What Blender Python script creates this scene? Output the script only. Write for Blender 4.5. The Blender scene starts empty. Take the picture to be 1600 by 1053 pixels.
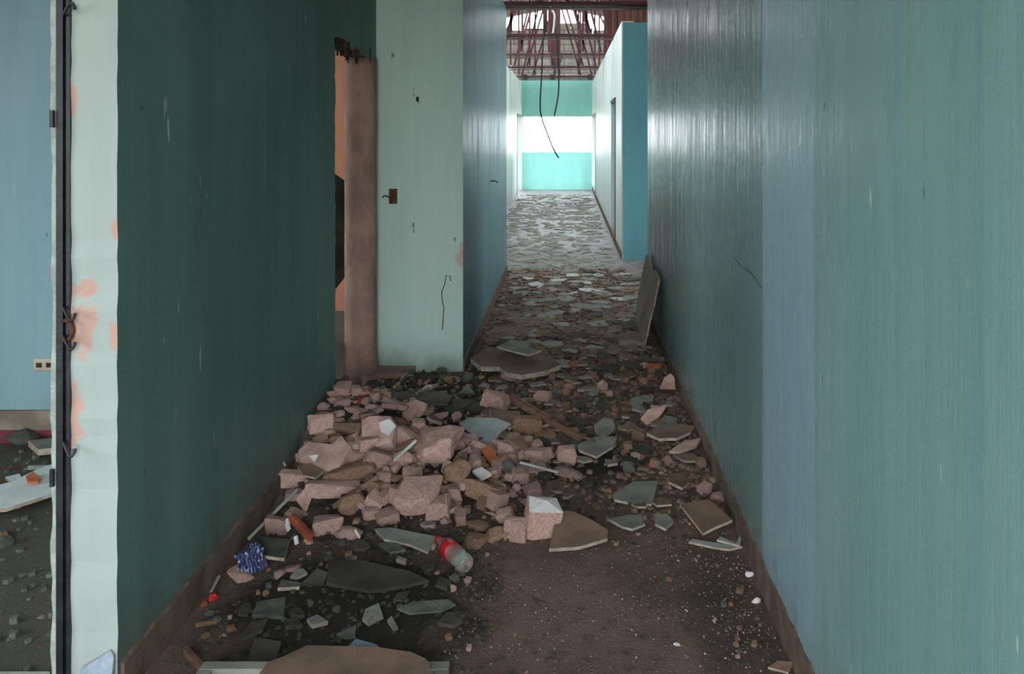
import bpy, bmesh, math, random
from mathutils import Vector, Matrix, noise

random.seed(7)
R = random.random
def U(a, b): return a + (b - a) * random.random()
scene = bpy.context.scene
COL = scene.collection

# ------------------------------------------------------------------ camera, sky, exposure
FPX, VX, VY, HC = 1150.0, 887.0, 207.0, 1.6       # focal length in pixels, vanishing point, eye height
cd = bpy.data.cameras.new('camera')
cam = bpy.data.objects.new('camera', cd)
COL.objects.link(cam)
cam.location = (0, 0, HC)
cam.rotation_euler = (math.pi / 2, 0, 0)
cd.sensor_width = 36.0
cd.lens = FPX / 1600 * 36.0
cd.shift_x = (800 - VX) / 1600
cd.shift_y = -(526.5 - VY) / 1600
cd.clip_start = 0.05
scene.camera = cam

w = bpy.data.worlds.new('overcast_sky')
scene.world = w
w.use_nodes = True
bgn = w.node_tree.nodes['Background']
bgn.inputs['Color'].default_value = (0.88, 0.96, 1.0, 1)
bgn.inputs['Strength'].default_value = 9.0

scene.view_settings.view_transform = 'Standard'
scene.view_settings.look = 'None'
scene.view_settings.gamma = 1
scene.view_settings.use_curve_mapping = False
scene.view_settings.exposure = 0.12
scene.cycles.use_denoising = True
scene.cycles.max_bounces = 14
scene.cycles.diffuse_bounces = 9
scene.cycles.sample_clamp_indirect = 8

def portal(loc, rot, sx, sy):
    l = bpy.data.lights.new('window_portal', 'AREA')
    l.shape = 'RECTANGLE'; l.size = sx; l.size_y = sy
    l.cycles.is_portal = True
    o = bpy.data.objects.new('window_portal', l)
    COL.objects.link(o); o.location = loc; o.rotation_euler = rot
P2 = math.pi / 2
portal((-0.3, 20.95, 1.57), (-P2, 0, 0), 2.0, 1.1)            # end window
portal((-0.28, -0.87, 1.45), (P2, 0, 0), 1.9, 2.8)                 # open end behind the camera
portal((-4.95, -0.7, 1.75), (0, -P2, 0), 1.8, 3.8)              # side room window

# ------------------------------------------------------------------ helpers
def lin(c):
    return tuple(((v / 255) / 12.92 if v / 255 <= .04045 else ((v / 255 + .055) / 1.055) ** 2.4) for v in c) + (1,)

def link(name, me, mats, parent=None):
    o = bpy.data.objects.new(name, me)
    COL.objects.link(o)
    if mats is not None and not me.materials:
        for m in (mats if isinstance(mats, (list, tuple)) else [mats]):
            me.materials.append(m)
    if parent: o.parent = parent
    return o

def tag(o, label=None, cat=None, group=None, kind=None):
    if label: o['label'] = label
    if cat: o['category'] = cat
    if group: o['group'] = group
    if kind: o['kind'] = kind
    return o

def empty(name, loc, rz=0):
    o = bpy.data.objects.new(name, None)
    COL.objects.link(o); o.location = loc; o.rotation_euler = (0, 0, rz); o.empty_display_size = .05
    return o

def bm_mesh(bm, name='mesh', smooth=False):
    bmesh.ops.recalc_face_normals(bm, faces=bm.faces)
    me = bpy.data.meshes.new(name)
    bm.to_mesh(me); bm.free()
    if smooth:
        for p in me.polygons: p.use_smooth = True
    return me

def add_box(bm, lo, hi, mi=0):
    v = [bm.verts.new((x, y, z)) for x in (lo[0], hi[0]) for y in (lo[1], hi[1]) for z in (lo[2], hi[2])]
    for f in ((0,1,3,2),(4,6,7,5),(0,4,5,1),(2,3,7,6),(0,2,6,4),(1,5,7,3)):
        fc = bm.faces.new([v[i] for i in f]); fc.material_index = mi

def boxes(name, lst, mat, parent=None, bev=0):
    bm = bmesh.new()
    for lo, hi in lst: add_box(bm, lo, hi)
    if bev:
        bmesh.ops.bevel(bm, geom=bm.edges[:], offset=bev, segments=1, affect='EDGES')
    return link(name, bm_mesh(bm, name), mat, parent)

def add_bar(bm, a, b, w, h=None, up=Vector((0, 1, 0))):
    """square bar from a to b"""
    a = Vector(a); b = Vector(b); h = h or w
    d = (b - a).normalized()
    s = d.cross(up)
    if s.length < 1e-4: s = d.cross(Vector((1, 0, 0)))
    s.normalize(); t = s.cross(d).normalized()
    vs = []
    for p in (a, b):
        for i, j in ((-1,-1),(1,-1),(1,1),(-1,1)):
            vs.append(bm.verts.new(p + s * i * w / 2 + t * j * h / 2))
    for f in ((0,1,2,3),(7,6,5,4),(0,4,5,1),(1,5,6,2),(2,6,7,3),(3,7,4,0)):
        bm.faces.new([vs[i] for i in f])

def bar(name, segs, w, mat, parent=None, h=None):
    bm = bmesh.new()
    for a, b in segs: add_bar(bm, a, b, w, h)
    return link(name, bm_mesh(bm, name), mat, parent)

def add_tube(bm, pts, r, n=8, cap=True):
    pts = [Vector(p) for p in pts]
    rings = []
    for i, p in enumerate(pts):
        d = (pts[min(i + 1, len(pts) - 1)] - pts[max(i - 1, 0)]).normalized()
        s = d.cross(Vector((0.3, 1, 0.1))).normalized(); t = s.cross(d)
        rr = r[i] if isinstance(r, (list, tuple)) else r
        rings.append([bm.verts.new(p + (s * math.cos(2*math.pi*k/n) + t * math.sin(2*math.pi*k/n)) * rr) for k in range(n)])
    for a, b in zip(rings, rings[1:]):
        for k in range(n):
            bm.faces.new((a[k], a[(k+1) % n], b[(k+1) % n], b[k]))
    if cap:
        bm.faces.new(rings[0][::-1]); bm.faces.new(rings[-1])

def tube(name, pts, r, mat, parent=None, n=8):
    bm = bmesh.new(); add_tube(bm, pts, r, n)
    return link(name, bm_mesh(bm, name, True), mat, parent)

def spline(pts, k=6):
    out = []
    P = [Vector(p) for p in pts]
    for i in range(len(P) - 1):
        p0 = P[max(i-1, 0)]; p1 = P[i]; p2 = P[i+1]; p3 = P[min(i+2, len(P)-1)]
        for j in range(k):
            t = j / k
            out.append(.5 * ((2*p1) + (p2-p0)*t + (2*p0-5*p1+4*p2-p3)*t*t + (3*p1-p0-3*p2+p3)*t**3))
    out.append(P[-1])
    return out

def prism(name, pts3, nrm, th, mats, parent=None, side=1):
    """polygon pts3 (front face) extruded by th against nrm; broken edge gets material 'side'"""
    nrm = Vector(nrm).normalized()
    bm = bmesh.new()
    a = [bm.verts.new(p) for p in pts3]
    b = [bm.verts.new(Vector(p) - nrm * th) for p in pts3]
    n = len(a)
    bm.faces.new(a); bm.faces.new(b[::-1])
    for i in range(n):
        f = bm.faces.new((a[i], b[i], b[(i+1) % n], a[(i+1) % n]))
        f.material_index = side
    return link(name, bm_mesh(bm, name), mats, parent)

def jag(a, b, n, amp, seed=0):
    """points from a to b (2-D) with an irregular broken line"""
    rnd = random.Random(seed)
    out = []
    dx, dy = b[0]-a[0], b[1]-a[1]
    L = math.hypot(dx, dy); nx, ny = -dy/L, dx/L
    for i in range(n + 1):
        t = i / n
        e = 0 if i in (0, n) else rnd.uniform(-amp, amp)
        out.append((a[0]+dx*t+nx*e, a[1]+dy*t+ny*e))
    return out

# ------------------------------------------------------------------ materials
def nodes(name):
    m = bpy.data.materials.new(name); m.use_nodes = True
    nt = m.node_tree
    return m, nt, nt.nodes['Principled BSDF'], nt.nodes.new, nt.links.new

def noise_n(nt, vec, scale, detail=5, rough=.6):
    n = nt.nodes.new('ShaderNodeTexNoise')
    n.inputs['Scale'].default_value = scale; n.inputs['Detail'].default_value = detail
    n.inputs['Roughness'].default_value = rough
    nt.links.new(vec, n.inputs['Vector'])
    return n.outputs['Fac']

def ramp_n(nt, fac, p0, p1):
    r = nt.nodes.new('ShaderNodeMapRange'); r.interpolation_type = 'SMOOTHSTEP'
    r.inputs['From Min'].default_value = p0; r.inputs['From Max'].default_value = p1
    nt.links.new(fac, r.inputs['Value'])
    return r.outputs['Result']

def math_n(nt, op, a, b):
    n = nt.nodes.new('ShaderNodeMath'); n.operation = op
    for i, v in enumerate((a, b)):
        if isinstance(v, (int, float)): n.inputs[i].default_value = v
        else: nt.links.new(v, n.inputs[i])
    return n.outputs[0]

def mix_n(nt, fac, a, b, blend='MIX'):
    n = nt.nodes.new('ShaderNodeMix'); n.data_type = 'RGBA'; n.blend_type = blend
    for s, v in ((n.inputs['Factor'], fac), (n.inputs['A'], a), (n.inputs['B'], b)):
        if isinstance(v, (int, float, tuple)): s.default_value = v
        else: nt.links.new(v, s)
    return n.outputs['Result']

def coords(nt, sc=(1, 1, 1), obj=True):
    tc = nt.nodes.new('ShaderNodeTexCoord'); mp = nt.nodes.new('ShaderNodeMapping')
    mp.inputs['Scale'].default_value = sc
    nt.links.new(tc.outputs['Object'], mp.inputs['Vector'])
    return mp.outputs['Vector']

def plain(name, c1, c2=None, scale=6, rough=.85, bump=.3, bscale=40, spec=.25, vary=.0, sc=(1,1,1), metal=0, dist=.01):
    m, nt, b, N, L = nodes(name)
    v = coords(nt, sc)
    c1 = lin(c1); c2 = lin(c2) if c2 else tuple(x*.7 for x in c1[:3]) + (1,)
    col = mix_n(nt, ramp_n(nt, noise_n(nt, v, scale), .35, .65), c1, c2)
    if vary:
        oi = N('ShaderNodeObjectInfo')
        mr = N('ShaderNodeMapRange'); mr.inputs['To Min'].default_value = 1 - vary; mr.inputs['To Max'].default_value = 1 + vary * .6
        L(oi.outputs['Random'], mr.inputs['Value'])
        hs = N('ShaderNodeHueSaturation'); L(mr.outputs['Result'], hs.inputs['Value']); L(col, hs.inputs['Color'])
        col = hs.outputs['Color']
    L(col, b.inputs['Base Color'])
    b.inputs['Roughness'].default_value = rough
    b.inputs['Specular IOR Level'].default_value = spec
    b.inputs['Metallic'].default_value = metal
    if bump:
        bn = N('ShaderNodeBump'); bn.inputs['Strength'].default_value = bump; bn.inputs['Distance'].default_value = dist
        L(noise_n(nt, v, bscale, 6, .7), bn.inputs['Height']); L(bn.outputs['Normal'], b.inputs['Normal'])
    return m

def paint(name, c1, c2, rough=.42, spec=.45, patches=(), patch_col=(196, 140, 120), grime=.35, streak=(1.5, 1.5, .2), stripes=(), specks=.5, gtop=.32):
    """old emulsion paint on rough plaster: vertical roller streaks, scratches, flaked patches, dirt splash at the foot"""
    m, nt, b, N, L = nodes(name)
    v = coords(nt); vs = coords(nt, streak); vf = coords(nt, (26, 26, 1.1))
    col = mix_n(nt, ramp_n(nt, noise_n(nt, vs, 1.6, 4), .36, .66), lin(c1), lin(c2))
    fine = ramp_n(nt, noise_n(nt, vf, 1.0, 5, .7), .3, .7)
    hs = N('ShaderNodeHueSaturation')
    L(math_n(nt, 'ADD', math_n(nt, 'MULTIPLY', fine, .05), .975), hs.inputs['Value']); L(col, hs.inputs['Color'])
    col = hs.outputs['Color']
    sep = N('ShaderNodeSeparateXYZ'); L(v, sep.inputs[0])
    for (y0, y1, c, amt) in stripes:                       # strips of another paint tone; the far one carries painted shade
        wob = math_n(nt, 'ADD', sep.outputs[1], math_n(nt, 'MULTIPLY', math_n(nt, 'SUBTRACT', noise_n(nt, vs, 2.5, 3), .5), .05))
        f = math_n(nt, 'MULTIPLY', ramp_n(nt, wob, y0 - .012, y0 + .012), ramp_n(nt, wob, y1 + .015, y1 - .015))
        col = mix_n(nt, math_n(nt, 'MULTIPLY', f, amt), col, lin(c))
    # pale scratches and dark nicks
    vn = coords(nt, (60, 60, 9))
    sc1 = ramp_n(nt, noise_n(nt, vn, .55, 2, .5), .735, .76)
    col = mix_n(nt, math_n(nt, 'MULTIPLY', sc1, specks), col, lin((205, 212, 200)))
    vd = coords(nt, (34, 34, 14))
    sc2 = ramp_n(nt, noise_n(nt, vd, .5, 2, .5), .755, .775)
    col = mix_n(nt, math_n(nt, 'MULTIPLY', sc2, .7), col, lin((52, 52, 46)))
    if grime:
        g = ramp_n(nt, math_n(nt, 'ADD', sep.outputs[2], math_n(nt, 'MULTIPLY', math_n(nt, 'SUBTRACT', noise_n(nt, coords(nt, (5, 5, 2)), 1.5, 6, .7), .5), .5)), gtop, .02)
        col = mix_n(nt, math_n(nt, 'MULTIPLY', g, grime), col, lin((94, 80, 68)))
    bumpf = fine
    for (p, r, zs) in patches:                                # flaked-off paint showing render
        mp = N('ShaderNodeMapping'); mp.vector_type = 'POINT'
        mp.inputs['Location'].default_value = (-p[0]/r, -p[1]/r, -p[2]/(r*zs)); mp.inputs['Scale'].default_value = (1/r, 1/r, 1/(r*zs))
        L(v, mp.inputs['Vector'])
        ln = N('ShaderNodeVectorMath'); ln.operation = 'LENGTH'; L(mp.outputs['Vector'], ln.inputs[0])
        d = math_n(nt, 'ADD', ln.outputs['Value'], math_n(nt, 'MULTIPLY', math_n(nt, 'SUBTRACT', noise_n(nt, v, 22, 6, .7), .5), 2.6))
        f = math_n(nt, 'MULTIPLY', ramp_n(nt, d, .88, .5), .68)
        col = mix_n(nt, f, col, lin(patch_col))
    L(col, b.inputs['Base Color'])
    L(math_n(nt, 'ADD', math_n(nt, 'MULTIPLY', fine, .18), rough - .09), b.inputs['Roughness'])
    b.inputs['Specular IOR Level'].default_value = spec
    bn = N('ShaderNodeBump'); bn.inputs['Strength'].default_value = .15; bn.inputs['Distance'].default_value = .003
    L(bumpf, bn.inputs['Height'])
    b2 = N('ShaderNodeBump'); b2.inputs['Strength'].default_value = .25; b2.inputs['Distance'].default_value = .01
    L(noise_n(nt, v, 9, 4), b2.inputs['Height']); L(bn.outputs['Normal'], b2.inputs['Normal'])
    L(b2.outputs['Normal'], b.inputs['Normal'])
    return m

m_left = paint('deep_green_paint', (94, 122, 117), (82, 108, 104), rough=.5, spec=.3, grime=.5)
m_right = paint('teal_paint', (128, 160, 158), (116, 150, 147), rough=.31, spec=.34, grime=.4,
                stripes=[(2.03, 2.57, (136, 164, 176), .75), (1.50, 1.535, (104, 142, 152), .35), (1.21, 1.24, (100, 140, 152), .35), (2.57, 9.0, (100, 128, 126), .85)],  # last strip: shade beyond the lit part, put into the paint colour
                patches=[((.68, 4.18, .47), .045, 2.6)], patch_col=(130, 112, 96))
m_pale = paint('pale_mint_paint', (184, 204, 194), (172, 194, 184), rough=.55, spec=.3, grime=.4, gtop=.2,
               patches=[((-.69, 4.85, .78), .05, 2.2)])
m_side = paint('blue_teal_paint', (88, 132, 138), (76, 118, 128), rough=.36, spec=.34, grime=.3)
m_pillar = paint('pillar_paint', (170, 178, 174), (160, 170, 166), rough=.6, spec=.25, grime=.15, specks=.3,
                 patches=[((-1.375, 2.06, 1.06), .075, 1.6), ((-1.385, 2.06, .8), .04, 2.6), ((-1.262, 2.06, 1.03), .03, 1.6),
                          ((-1.262, 2.06, 1.33), .018, 2.4), ((-1.385, 2.06, 1.69), .022, 3.2), ((-1.345, 2.06, 1.16), .03, 1.2)], patch_col=(198, 142, 124))
m_blue = paint('sky_blue_paint', (144, 174, 180), (130, 162, 174), rough=.55, spec=.3, grime=.2, specks=.2)
m_far = paint('aqua_paint', (158, 226, 217), (146, 218, 210), rough=.45, spec=.4, grime=.1, specks=.1)
m_white = paint('chalky_wall_paint', (214, 222, 217), (200, 210, 206), rough=.45, spec=.4, grime=.2, specks=.3)
m_face = paint('turquoise_paint', (112, 172, 184), (98, 158, 174), rough=.5, spec=.3, grime=.1, specks=.2)
m_orange = paint('orange_paint', (234, 162, 128), (222, 146, 112), rough=.7, spec=.2, grime=.2, specks=.4)
m_skirt = plain('bare_render_skirting', (112, 94, 82), (84, 70, 60), scale=9, bump=.8, bscale=60)
m_plaster = plain('broken_plaster', (178, 186, 178), (150, 158, 150), scale=20, bump=.7, bscale=60)
m_cover = plain('grey_board', (120, 122, 120), None, bump=.1)
m_black = plain('black_steel', (40, 40, 46), (24, 22, 26), scale=14, rough=.45, bump=.3, bscale=90, spec=.5)
m_rust = plain('rusty_steel', (110, 62, 44), (60, 40, 34), scale=30, rough=.8, bump=.5, bscale=120)
m_maroon = plain('red_oxide_steel', (84, 36, 40), (62, 30, 33), scale=5, rough=.55, bump=.15, spec=.4)
m_conc = plain('bare_concrete', (168, 134, 120), (136, 108, 98), scale=7, rough=.9, bump=.5, bscale=50, sc=(1, 1, .6))
m_block = plain('grey_block', (194, 190, 184), (166, 162, 158), scale=6, rough=.9, bump=.4, bscale=30, vary=.12)
m_mortar = plain('mortar', (132, 128, 122), None, rough=.95, bump=.5)
m_roof = plain('roof_sheet_metal', (150, 150, 150), (110, 100, 96), scale=3, rough=.5, bump=.1, metal=.0)
m_wpaint = plain('white_paint', (226, 228, 224), (206, 208, 204), rough=.6, bump=.1)
m_cable = plain('black_cable', (38, 38, 42), None, rough=.6, bump=0)
m_pink = plain('pink_render_rubble', (222, 184, 172), (194, 152, 140), scale=11, rough=.92, bump=.8, bscale=45, vary=.22, dist=.012)
m_tan = plain('tan_rubble', (190, 150, 126), (154, 118, 98), scale=11, rough=.92, bump=.8, bscale=45, vary=.3, dist=.012)
m_wht = plain('white_render_and_lit_top', (236, 226, 226), (222, 208, 208), scale=9, rough=.85, bump=.3, bscale=50)
m_grub = plain('grey_green_rubble', (118, 122, 112), (92, 92, 84), scale=11, rough=.92, bump=.7, bscale=45, vary=.25)
m_brk = plain('red_brick', (170, 92, 66), (136, 72, 54), scale=14, rough=.9, bump=.6, bscale=50, vary=.2)
m_brd = plain('brown_dusty_board', (128, 104, 88), (104, 84, 72), scale=5, rough=.9, bump=.25, bscale=70, vary=.15)
m_brd2 = plain('dark_dusty_board', (84, 78, 68), (62, 58, 52), scale=5, rough=.9, bump=.25, bscale=70, vary=.2)
m_gry = plain('grey_plasterboard', (140, 140, 130), (116, 114, 106), scale=6, rough=.8, bump=.2, bscale=60, vary=.16)
m_pale_s = plain('pale_plasterboard', (176, 178, 168), (150, 150, 142), scale=6, rough=.62, bump=.2, bscale=60, vary=.2, spec=.4)
m_edge = plain('gypsum_core', (186, 170, 154), (150, 134, 120), scale=25, rough=.95, bump=.5, bscale=80)
m_wood = plain('old_lath_wood', (132, 98, 80), (98, 72, 60), scale=4, sc=(1, 12, 12), rough=.85, bump=.4)
m_red = plain('red_plastic', (186, 34, 40), (150, 22, 28), rough=.4, bump=0, spec=.5)
m_orng = plain('orange_clay', (196, 116, 72), (172, 96, 60), rough=.85, bump=.4)
m_dark_tile = plain('mossy_tile', (74, 78, 66), (54, 56, 50), scale=12, rough=.85, bump=.4)

def dirt_mat():
    m, nt, b, N, L = nodes('dirt_floor')
    v = coords(nt)
    sep = N('ShaderNodeSeparateXYZ'); L(v, sep.inputs[0])
    c = mix_n(nt, ramp_n(nt, noise_n(nt, v, 2.2, 8, .65), .35, .65), lin((132, 108, 95)), lin((102, 84, 75)))
    c = mix_n(nt, ramp_n(nt, noise_n(nt, v, 14, 8, .75), .5, .72), c, lin((66, 60, 52)))
    c = mix_n(nt, ramp_n(nt, noise_n(nt, v, 90, 4, .7), .62, .74), c, lin((170, 146, 132)))
    # dark patches: damp muck before the heap, shade painted in behind it
    def blob(x, y, rx, ry):
        mp = N('ShaderNodeMapping'); mp.inputs['Location'].default_value = (-x/rx, -y/ry, 0); mp.inputs['Scale'].default_value = (1/rx, 1/ry, 0)
        L(v, mp.inputs['Vector'])
        ln = N('ShaderNodeVectorMath'); ln.operation = 'LENGTH'; L(mp.outputs['Vector'], ln.inputs[0])
        return ramp_n(nt, math_n(nt, 'ADD', ln.outputs['Value'], math_n(nt, 'MULTIPLY', math_n(nt, 'SUBTRACT', noise_n(nt, v, 7, 9, .75), .5), 2.6)), 1.2, .6)
    f = blob(-.72, 2.5, .48, .36)
    f = math_n(nt, 'MAXIMUM', f, blob(-.9, 4.35, .6, .5))  # shade of the hollow behind the heap, put into the soil colour
    f = math_n(nt, 'MAXIMUM', f, blob(-.7, 3.5, .55, .7))
    f = math_n(nt, 'MAXIMUM', f, blob(.1, 3.5, .26, .2))
    f = math_n(nt, 'MAXIMUM', f, math_n(nt, 'MULTIPLY', blob(.55, 2.3, .16, .7), .6))
    c = mix_n(nt, math_n(nt, 'MULTIPLY', f, .9), c, lin((38, 37, 33)))
    # pale dust deeper in the corridor
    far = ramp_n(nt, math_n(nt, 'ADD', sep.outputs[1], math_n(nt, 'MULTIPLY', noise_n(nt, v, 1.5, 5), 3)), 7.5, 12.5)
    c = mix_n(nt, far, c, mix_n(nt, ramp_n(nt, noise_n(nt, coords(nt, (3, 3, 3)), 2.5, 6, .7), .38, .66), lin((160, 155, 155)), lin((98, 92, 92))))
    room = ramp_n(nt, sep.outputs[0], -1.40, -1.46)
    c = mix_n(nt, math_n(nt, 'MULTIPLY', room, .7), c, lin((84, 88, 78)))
    line = math_n(nt, 'MULTIPLY', math_n(nt, 'MULTIPLY', ramp_n(nt, sep.outputs[1], 3.47, 3.49), ramp_n(nt, sep.outputs[1], 3.55, 3.53)), room)
    c = mix_n(nt, math_n(nt, 'MULTIPLY', line, math_n(nt, 'MULTIPLY', ramp_n(nt, noise_n(nt, v, 8, 5), .3, .6), .7)), c, lin((120, 62, 62)))
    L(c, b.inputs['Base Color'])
    rr = math_n(nt, 'SUBTRACT', .9, math_n(nt, 'MULTIPLY', far, .46))
    L(rr, b.inputs['Roughness'])
    b.inputs['Specular IOR Level'].default_value = .35
    bn = N('ShaderNodeBump'); bn.inputs['Strength'].default_value = .9; bn.inputs['Distance'].default_value = .02
    L(math_n(nt, 'ADD', noise_n(nt, v, 18, 9, .75), math_n(nt, 'MULTIPLY', noise_n(nt, v, 90, 5, .7), .5)), bn.inputs['Height']); L(bn.outputs['Normal'], b.inputs['Normal'])
    return m
m_dirt = dirt_mat()
m_ground = plain('pale_yard', (176, 168, 150), (160, 150, 132), scale=1, bump=0)

# ------------------------------------------------------------------ setting
def struct(o, label=None):
    o['kind'] = 'structure'
    if label: o['label'] = label
    return o

XL, XR, XB = -1.26, .68, -.69           # planes of the left wall, right wall, projecting block
WT = 3.0
def floor_mesh():
    bm = bmesh.new()
    add_box(bm, (-5.2, -3.6, -.12), (4.8, 20.75, 0))
    return bm_mesh(bm)
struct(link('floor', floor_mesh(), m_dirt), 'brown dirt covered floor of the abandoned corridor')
bm = bmesh.new(); add_box(bm, (-60, -60, -.3), (60, 80, -.13))
struct(link('ground', bm_mesh(bm), m_ground))
struct(boxes('unseen_cover', [((-5.2, -3.6, 3.06), (-1.26, 7.0, 3.12)), ((-1.26, -1.05, 3.06), (4.8, 7.0, 3.12))], m_cover))  # unseen cover added over the near corridor to keep it dark

def yz_wall(name, poly, x_front, th, mats):
    """polygon in (Y,Z), its painted face at x_front, thickness th (signed) behind"""
    return prism(name, [(x_front, y, z) for y, z in poly], (-1 if th > 0 else 1, 0, 0), abs(th), mats)

# left wall with the broken doorway
poly = ([(2.06, 0)] + [(3.99, 0)] + jag((3.99, .0), (3.99, 2.04), 44, .009, 3)[1:] +
        [(3.975, 2.11)] + jag((4.0, 2.12), (4.84, 2.06), 20, .022, 5) + [(4.845, WT)] + [(2.06, WT)] +
        jag((2.06, WT), (2.06, 0), 60, .0035, 9)[1:-1])
wl = struct(yz_wall('wall_left', poly, XL, -.13, [m_left, m_pillar]), 'dark green wall with a broken-out doorway')
wl.data.materials.append(plain('torn_underside', (96, 82, 72), (58, 50, 44), scale=30, bump=.8))
for p in wl.data.polygons:
    c = p.center
    if 3.97 < c.y < 4.84 and 2.0 < c.z < 2.2: p.material_index = 2 if abs(p.normal.x) < .5 else p.material_index
# rough torn concrete and stubs of wire under the lintel
rag = bmesh.new(); rnd = random.Random(4)
for i in range(60):
    y = rnd.uniform(3.98, 4.84); x = rnd.uniform(XL - .12, XL - .004); z = 2.06 + rnd.uniform(.0, .06)
    l = rnd.uniform(.02, .09)
    add_bar(rag, (x, y, z + .04), (x + rnd.uniform(-.01, .005), y + rnd.uniform(-.02, .02), z + .03 - l), rnd.uniform(.006, .016))
m_rag = plain('torn_concrete', (72, 62, 54), (44, 40, 36), scale=30, bump=.8)
tag(link('broken_edge', bm_mesh(rag), m_rag, wl), 'dark torn concrete with stubs of wire')
# plaster lip and recessed steel frame on the wall end
poly = [(-1.445, 0), (-1.427, 0), (-1.427, WT)] + jag((-1.445, WT), (-1.445, 0), 60, .004, 11)
lip = prism('plaster_lip', [(x, 2.06, z) for x, z in poly], (0, -1, 0), .14, [m_plaster, m_plaster], wl)
boxes('wall_back', [((-1.43, 2.1, 0), (-1.38, 4.0, WT))], m_blue, wl)
fr = struct(boxes('door_frame', [((-1.427, 2.052, 0), (-1.408, 2.1, WT)), ((-1.409, 2.066, 0), (-1.398, 2.1, WT)), ((-1.4, 2.054, 0), (-1.389, 2.1, WT))], m_black), 'black steel door frame bedded in the wall end')
def hook(z, s=1):
    bm = bmesh.new()
    pts = [(-1.405, 2.05, z + .03 * s), (-1.385, 2.035, z + .012 * s), (-1.372, 2.03, z - .004 * s), (-1.365, 2.035, z + .004 * s), (-1.366, 2.04, z + .014 * s)]
    add_tube(bm, spline(pts, 4), .0045, 6)
    tag(link('fixing_lug', bm_mesh(bm, smooth=True), m_black, fr), None)
for z, s in ((1.085, 1), (1.005, 1), (.71, 1), (1.955, -1)): hook(z, s)
bm = bmesh.new()
add_tube(bm, [Vector((-1.394 + .019 * math.cos(a), 2.045, 1.05 + .028 * math.sin(a))) for a in [math.radians(d) for d in range(-130, 140, 18)]], .006, 6)
tag(link('lock_ring', bm_mesh(bm, smooth=True), m_rust, fr), 'bent rusty ring around the empty lock hole')
for z in (1.64, .64):
    boxes('hinge_leaf', [((-1.441, 2.046, z - .026), (-1.431, 2.054, z + .022))], m_black, fr)

# right wall and its skirting
poly = [(-1.05, 0), (6.27, 0), (6.27, WT), (-1.05, WT)]
struct(yz_wall('wall_right', poly, XR, .16, [m_right, m_right]), 'long blank teal wall with a bluish strip')
def skirting(name, x0, x1, y0, y1, h, face):
    bm = bmesh.new(); rnd = random.Random(hash(name) % 97 if False else len(name))
    n = int((y1 - y0) / .05)
    rows = []
    for i in range(n + 1):
        y = y0 + (y1 - y0) * i / n
        zt = h + rnd.uniform(-.005, .006); xp = rnd.uniform(-.0015, .0015)
        rows.append([bm.verts.new((x0, y, 0)), bm.verts.new((x1 + xp, y, 0)), bm.verts.new((x1 + xp, y, zt - .006)), bm.verts.new((x0, y, zt + .004))])
    for a, b in zip(rows, rows[1:]):
        for k in range(3): bm.faces.new((a[k], a[k+1], b[k+1], b[k]))
    bm.faces.new(rows[0]); bm.faces.new(rows[-1][::-1])
    return struct(link(name, bm_mesh(bm), m_skirt))
skirting('baseboard_right', XR + .01, XR - .009, -1.0, 6.26, .115, -1)
skirting('baseboard_left', XL - .01, XL + .01, 2.075, 3.97, .112, 1)
skirting('baseboard_middle', XB - .01, XB + .01, 4.86, 8.3, .1, 1)
skirting('baseboard_right_far', XR + .01, XR - .008, 9.26, 20.5, .1, -1)

# projecting block of wall between the broken doorway and the far corridor
bm = bmesh.new(); add_box(bm, (-1.36, 4.85, 0), (XB, 8.3, WT))
for f in bm.faces:
    f.normal_update()
    f.material_index = 0 if f.calc_center_median().y < 4.9 else 1
struct(link('wall_middle', bm_mesh(bm), [m_pale, m_side]), 'projecting wall with a pale mint front and a teal side')
# far walls
struct(boxes('wall_left_far', [((-1.42, 8.3, 0), (-1.28, 18.55, WT)), ((-1.42, 18.55, 2.08), (-1.28, 20.6, WT)), ((-1.42, 20.42, 0), (-1.28, 20.6, 2.08))], m_white), 'chalky pale wall deep in the corridor')
def far_right():
    L = [((XR, 9.25, 0), (.83, 10.45, WT)), ((XR, 10.45, 2.1), (.83, 11.5, WT)), ((XR, 11.5, 0), (.83, 17.9, WT)),
         ((XR, 17.9, 2.08), (.83, 20.6, WT)), ((XR, 20.42, 0), (.83, 20.6, 2.08))]
    return boxes('wall_right_far', L, m_white)
struct(far_right(), 'pale grey wall deep in the corridor with door openings')
struct(boxes('wall_side_return', [((.70, 9.235, 0), (4.6, 9.25, WT - .02))], m_face), 'turquoise return wall at the side opening')
for (nm, x, y0, y1, h) in (('door_1', XR, 10.45, 11.5, 2.1), ('door_2', XR, 17.9, 20.42, 2.08), ('door_3', -1.28, 18.55, 20.42, 2.08)):
    s = 1 if x > 0 else -1
    d = struct(boxes(nm, [((min(x - .012*s, x + .1*s), y0 - .0, 0), (max(x - .012*s, x + .1*s), y0 + .06, h)),
                          ((min(x - .012*s, x + .1*s), y0, h - .05), (max(x - .012*s, x + .1*s), y1, h + .0))], m_black), 'dark empty door lining in the far corridor')
struct(boxes('wall_side_room', [((.83, 11.9, 0), (4.6, 12.0, WT))], m_side))

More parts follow.
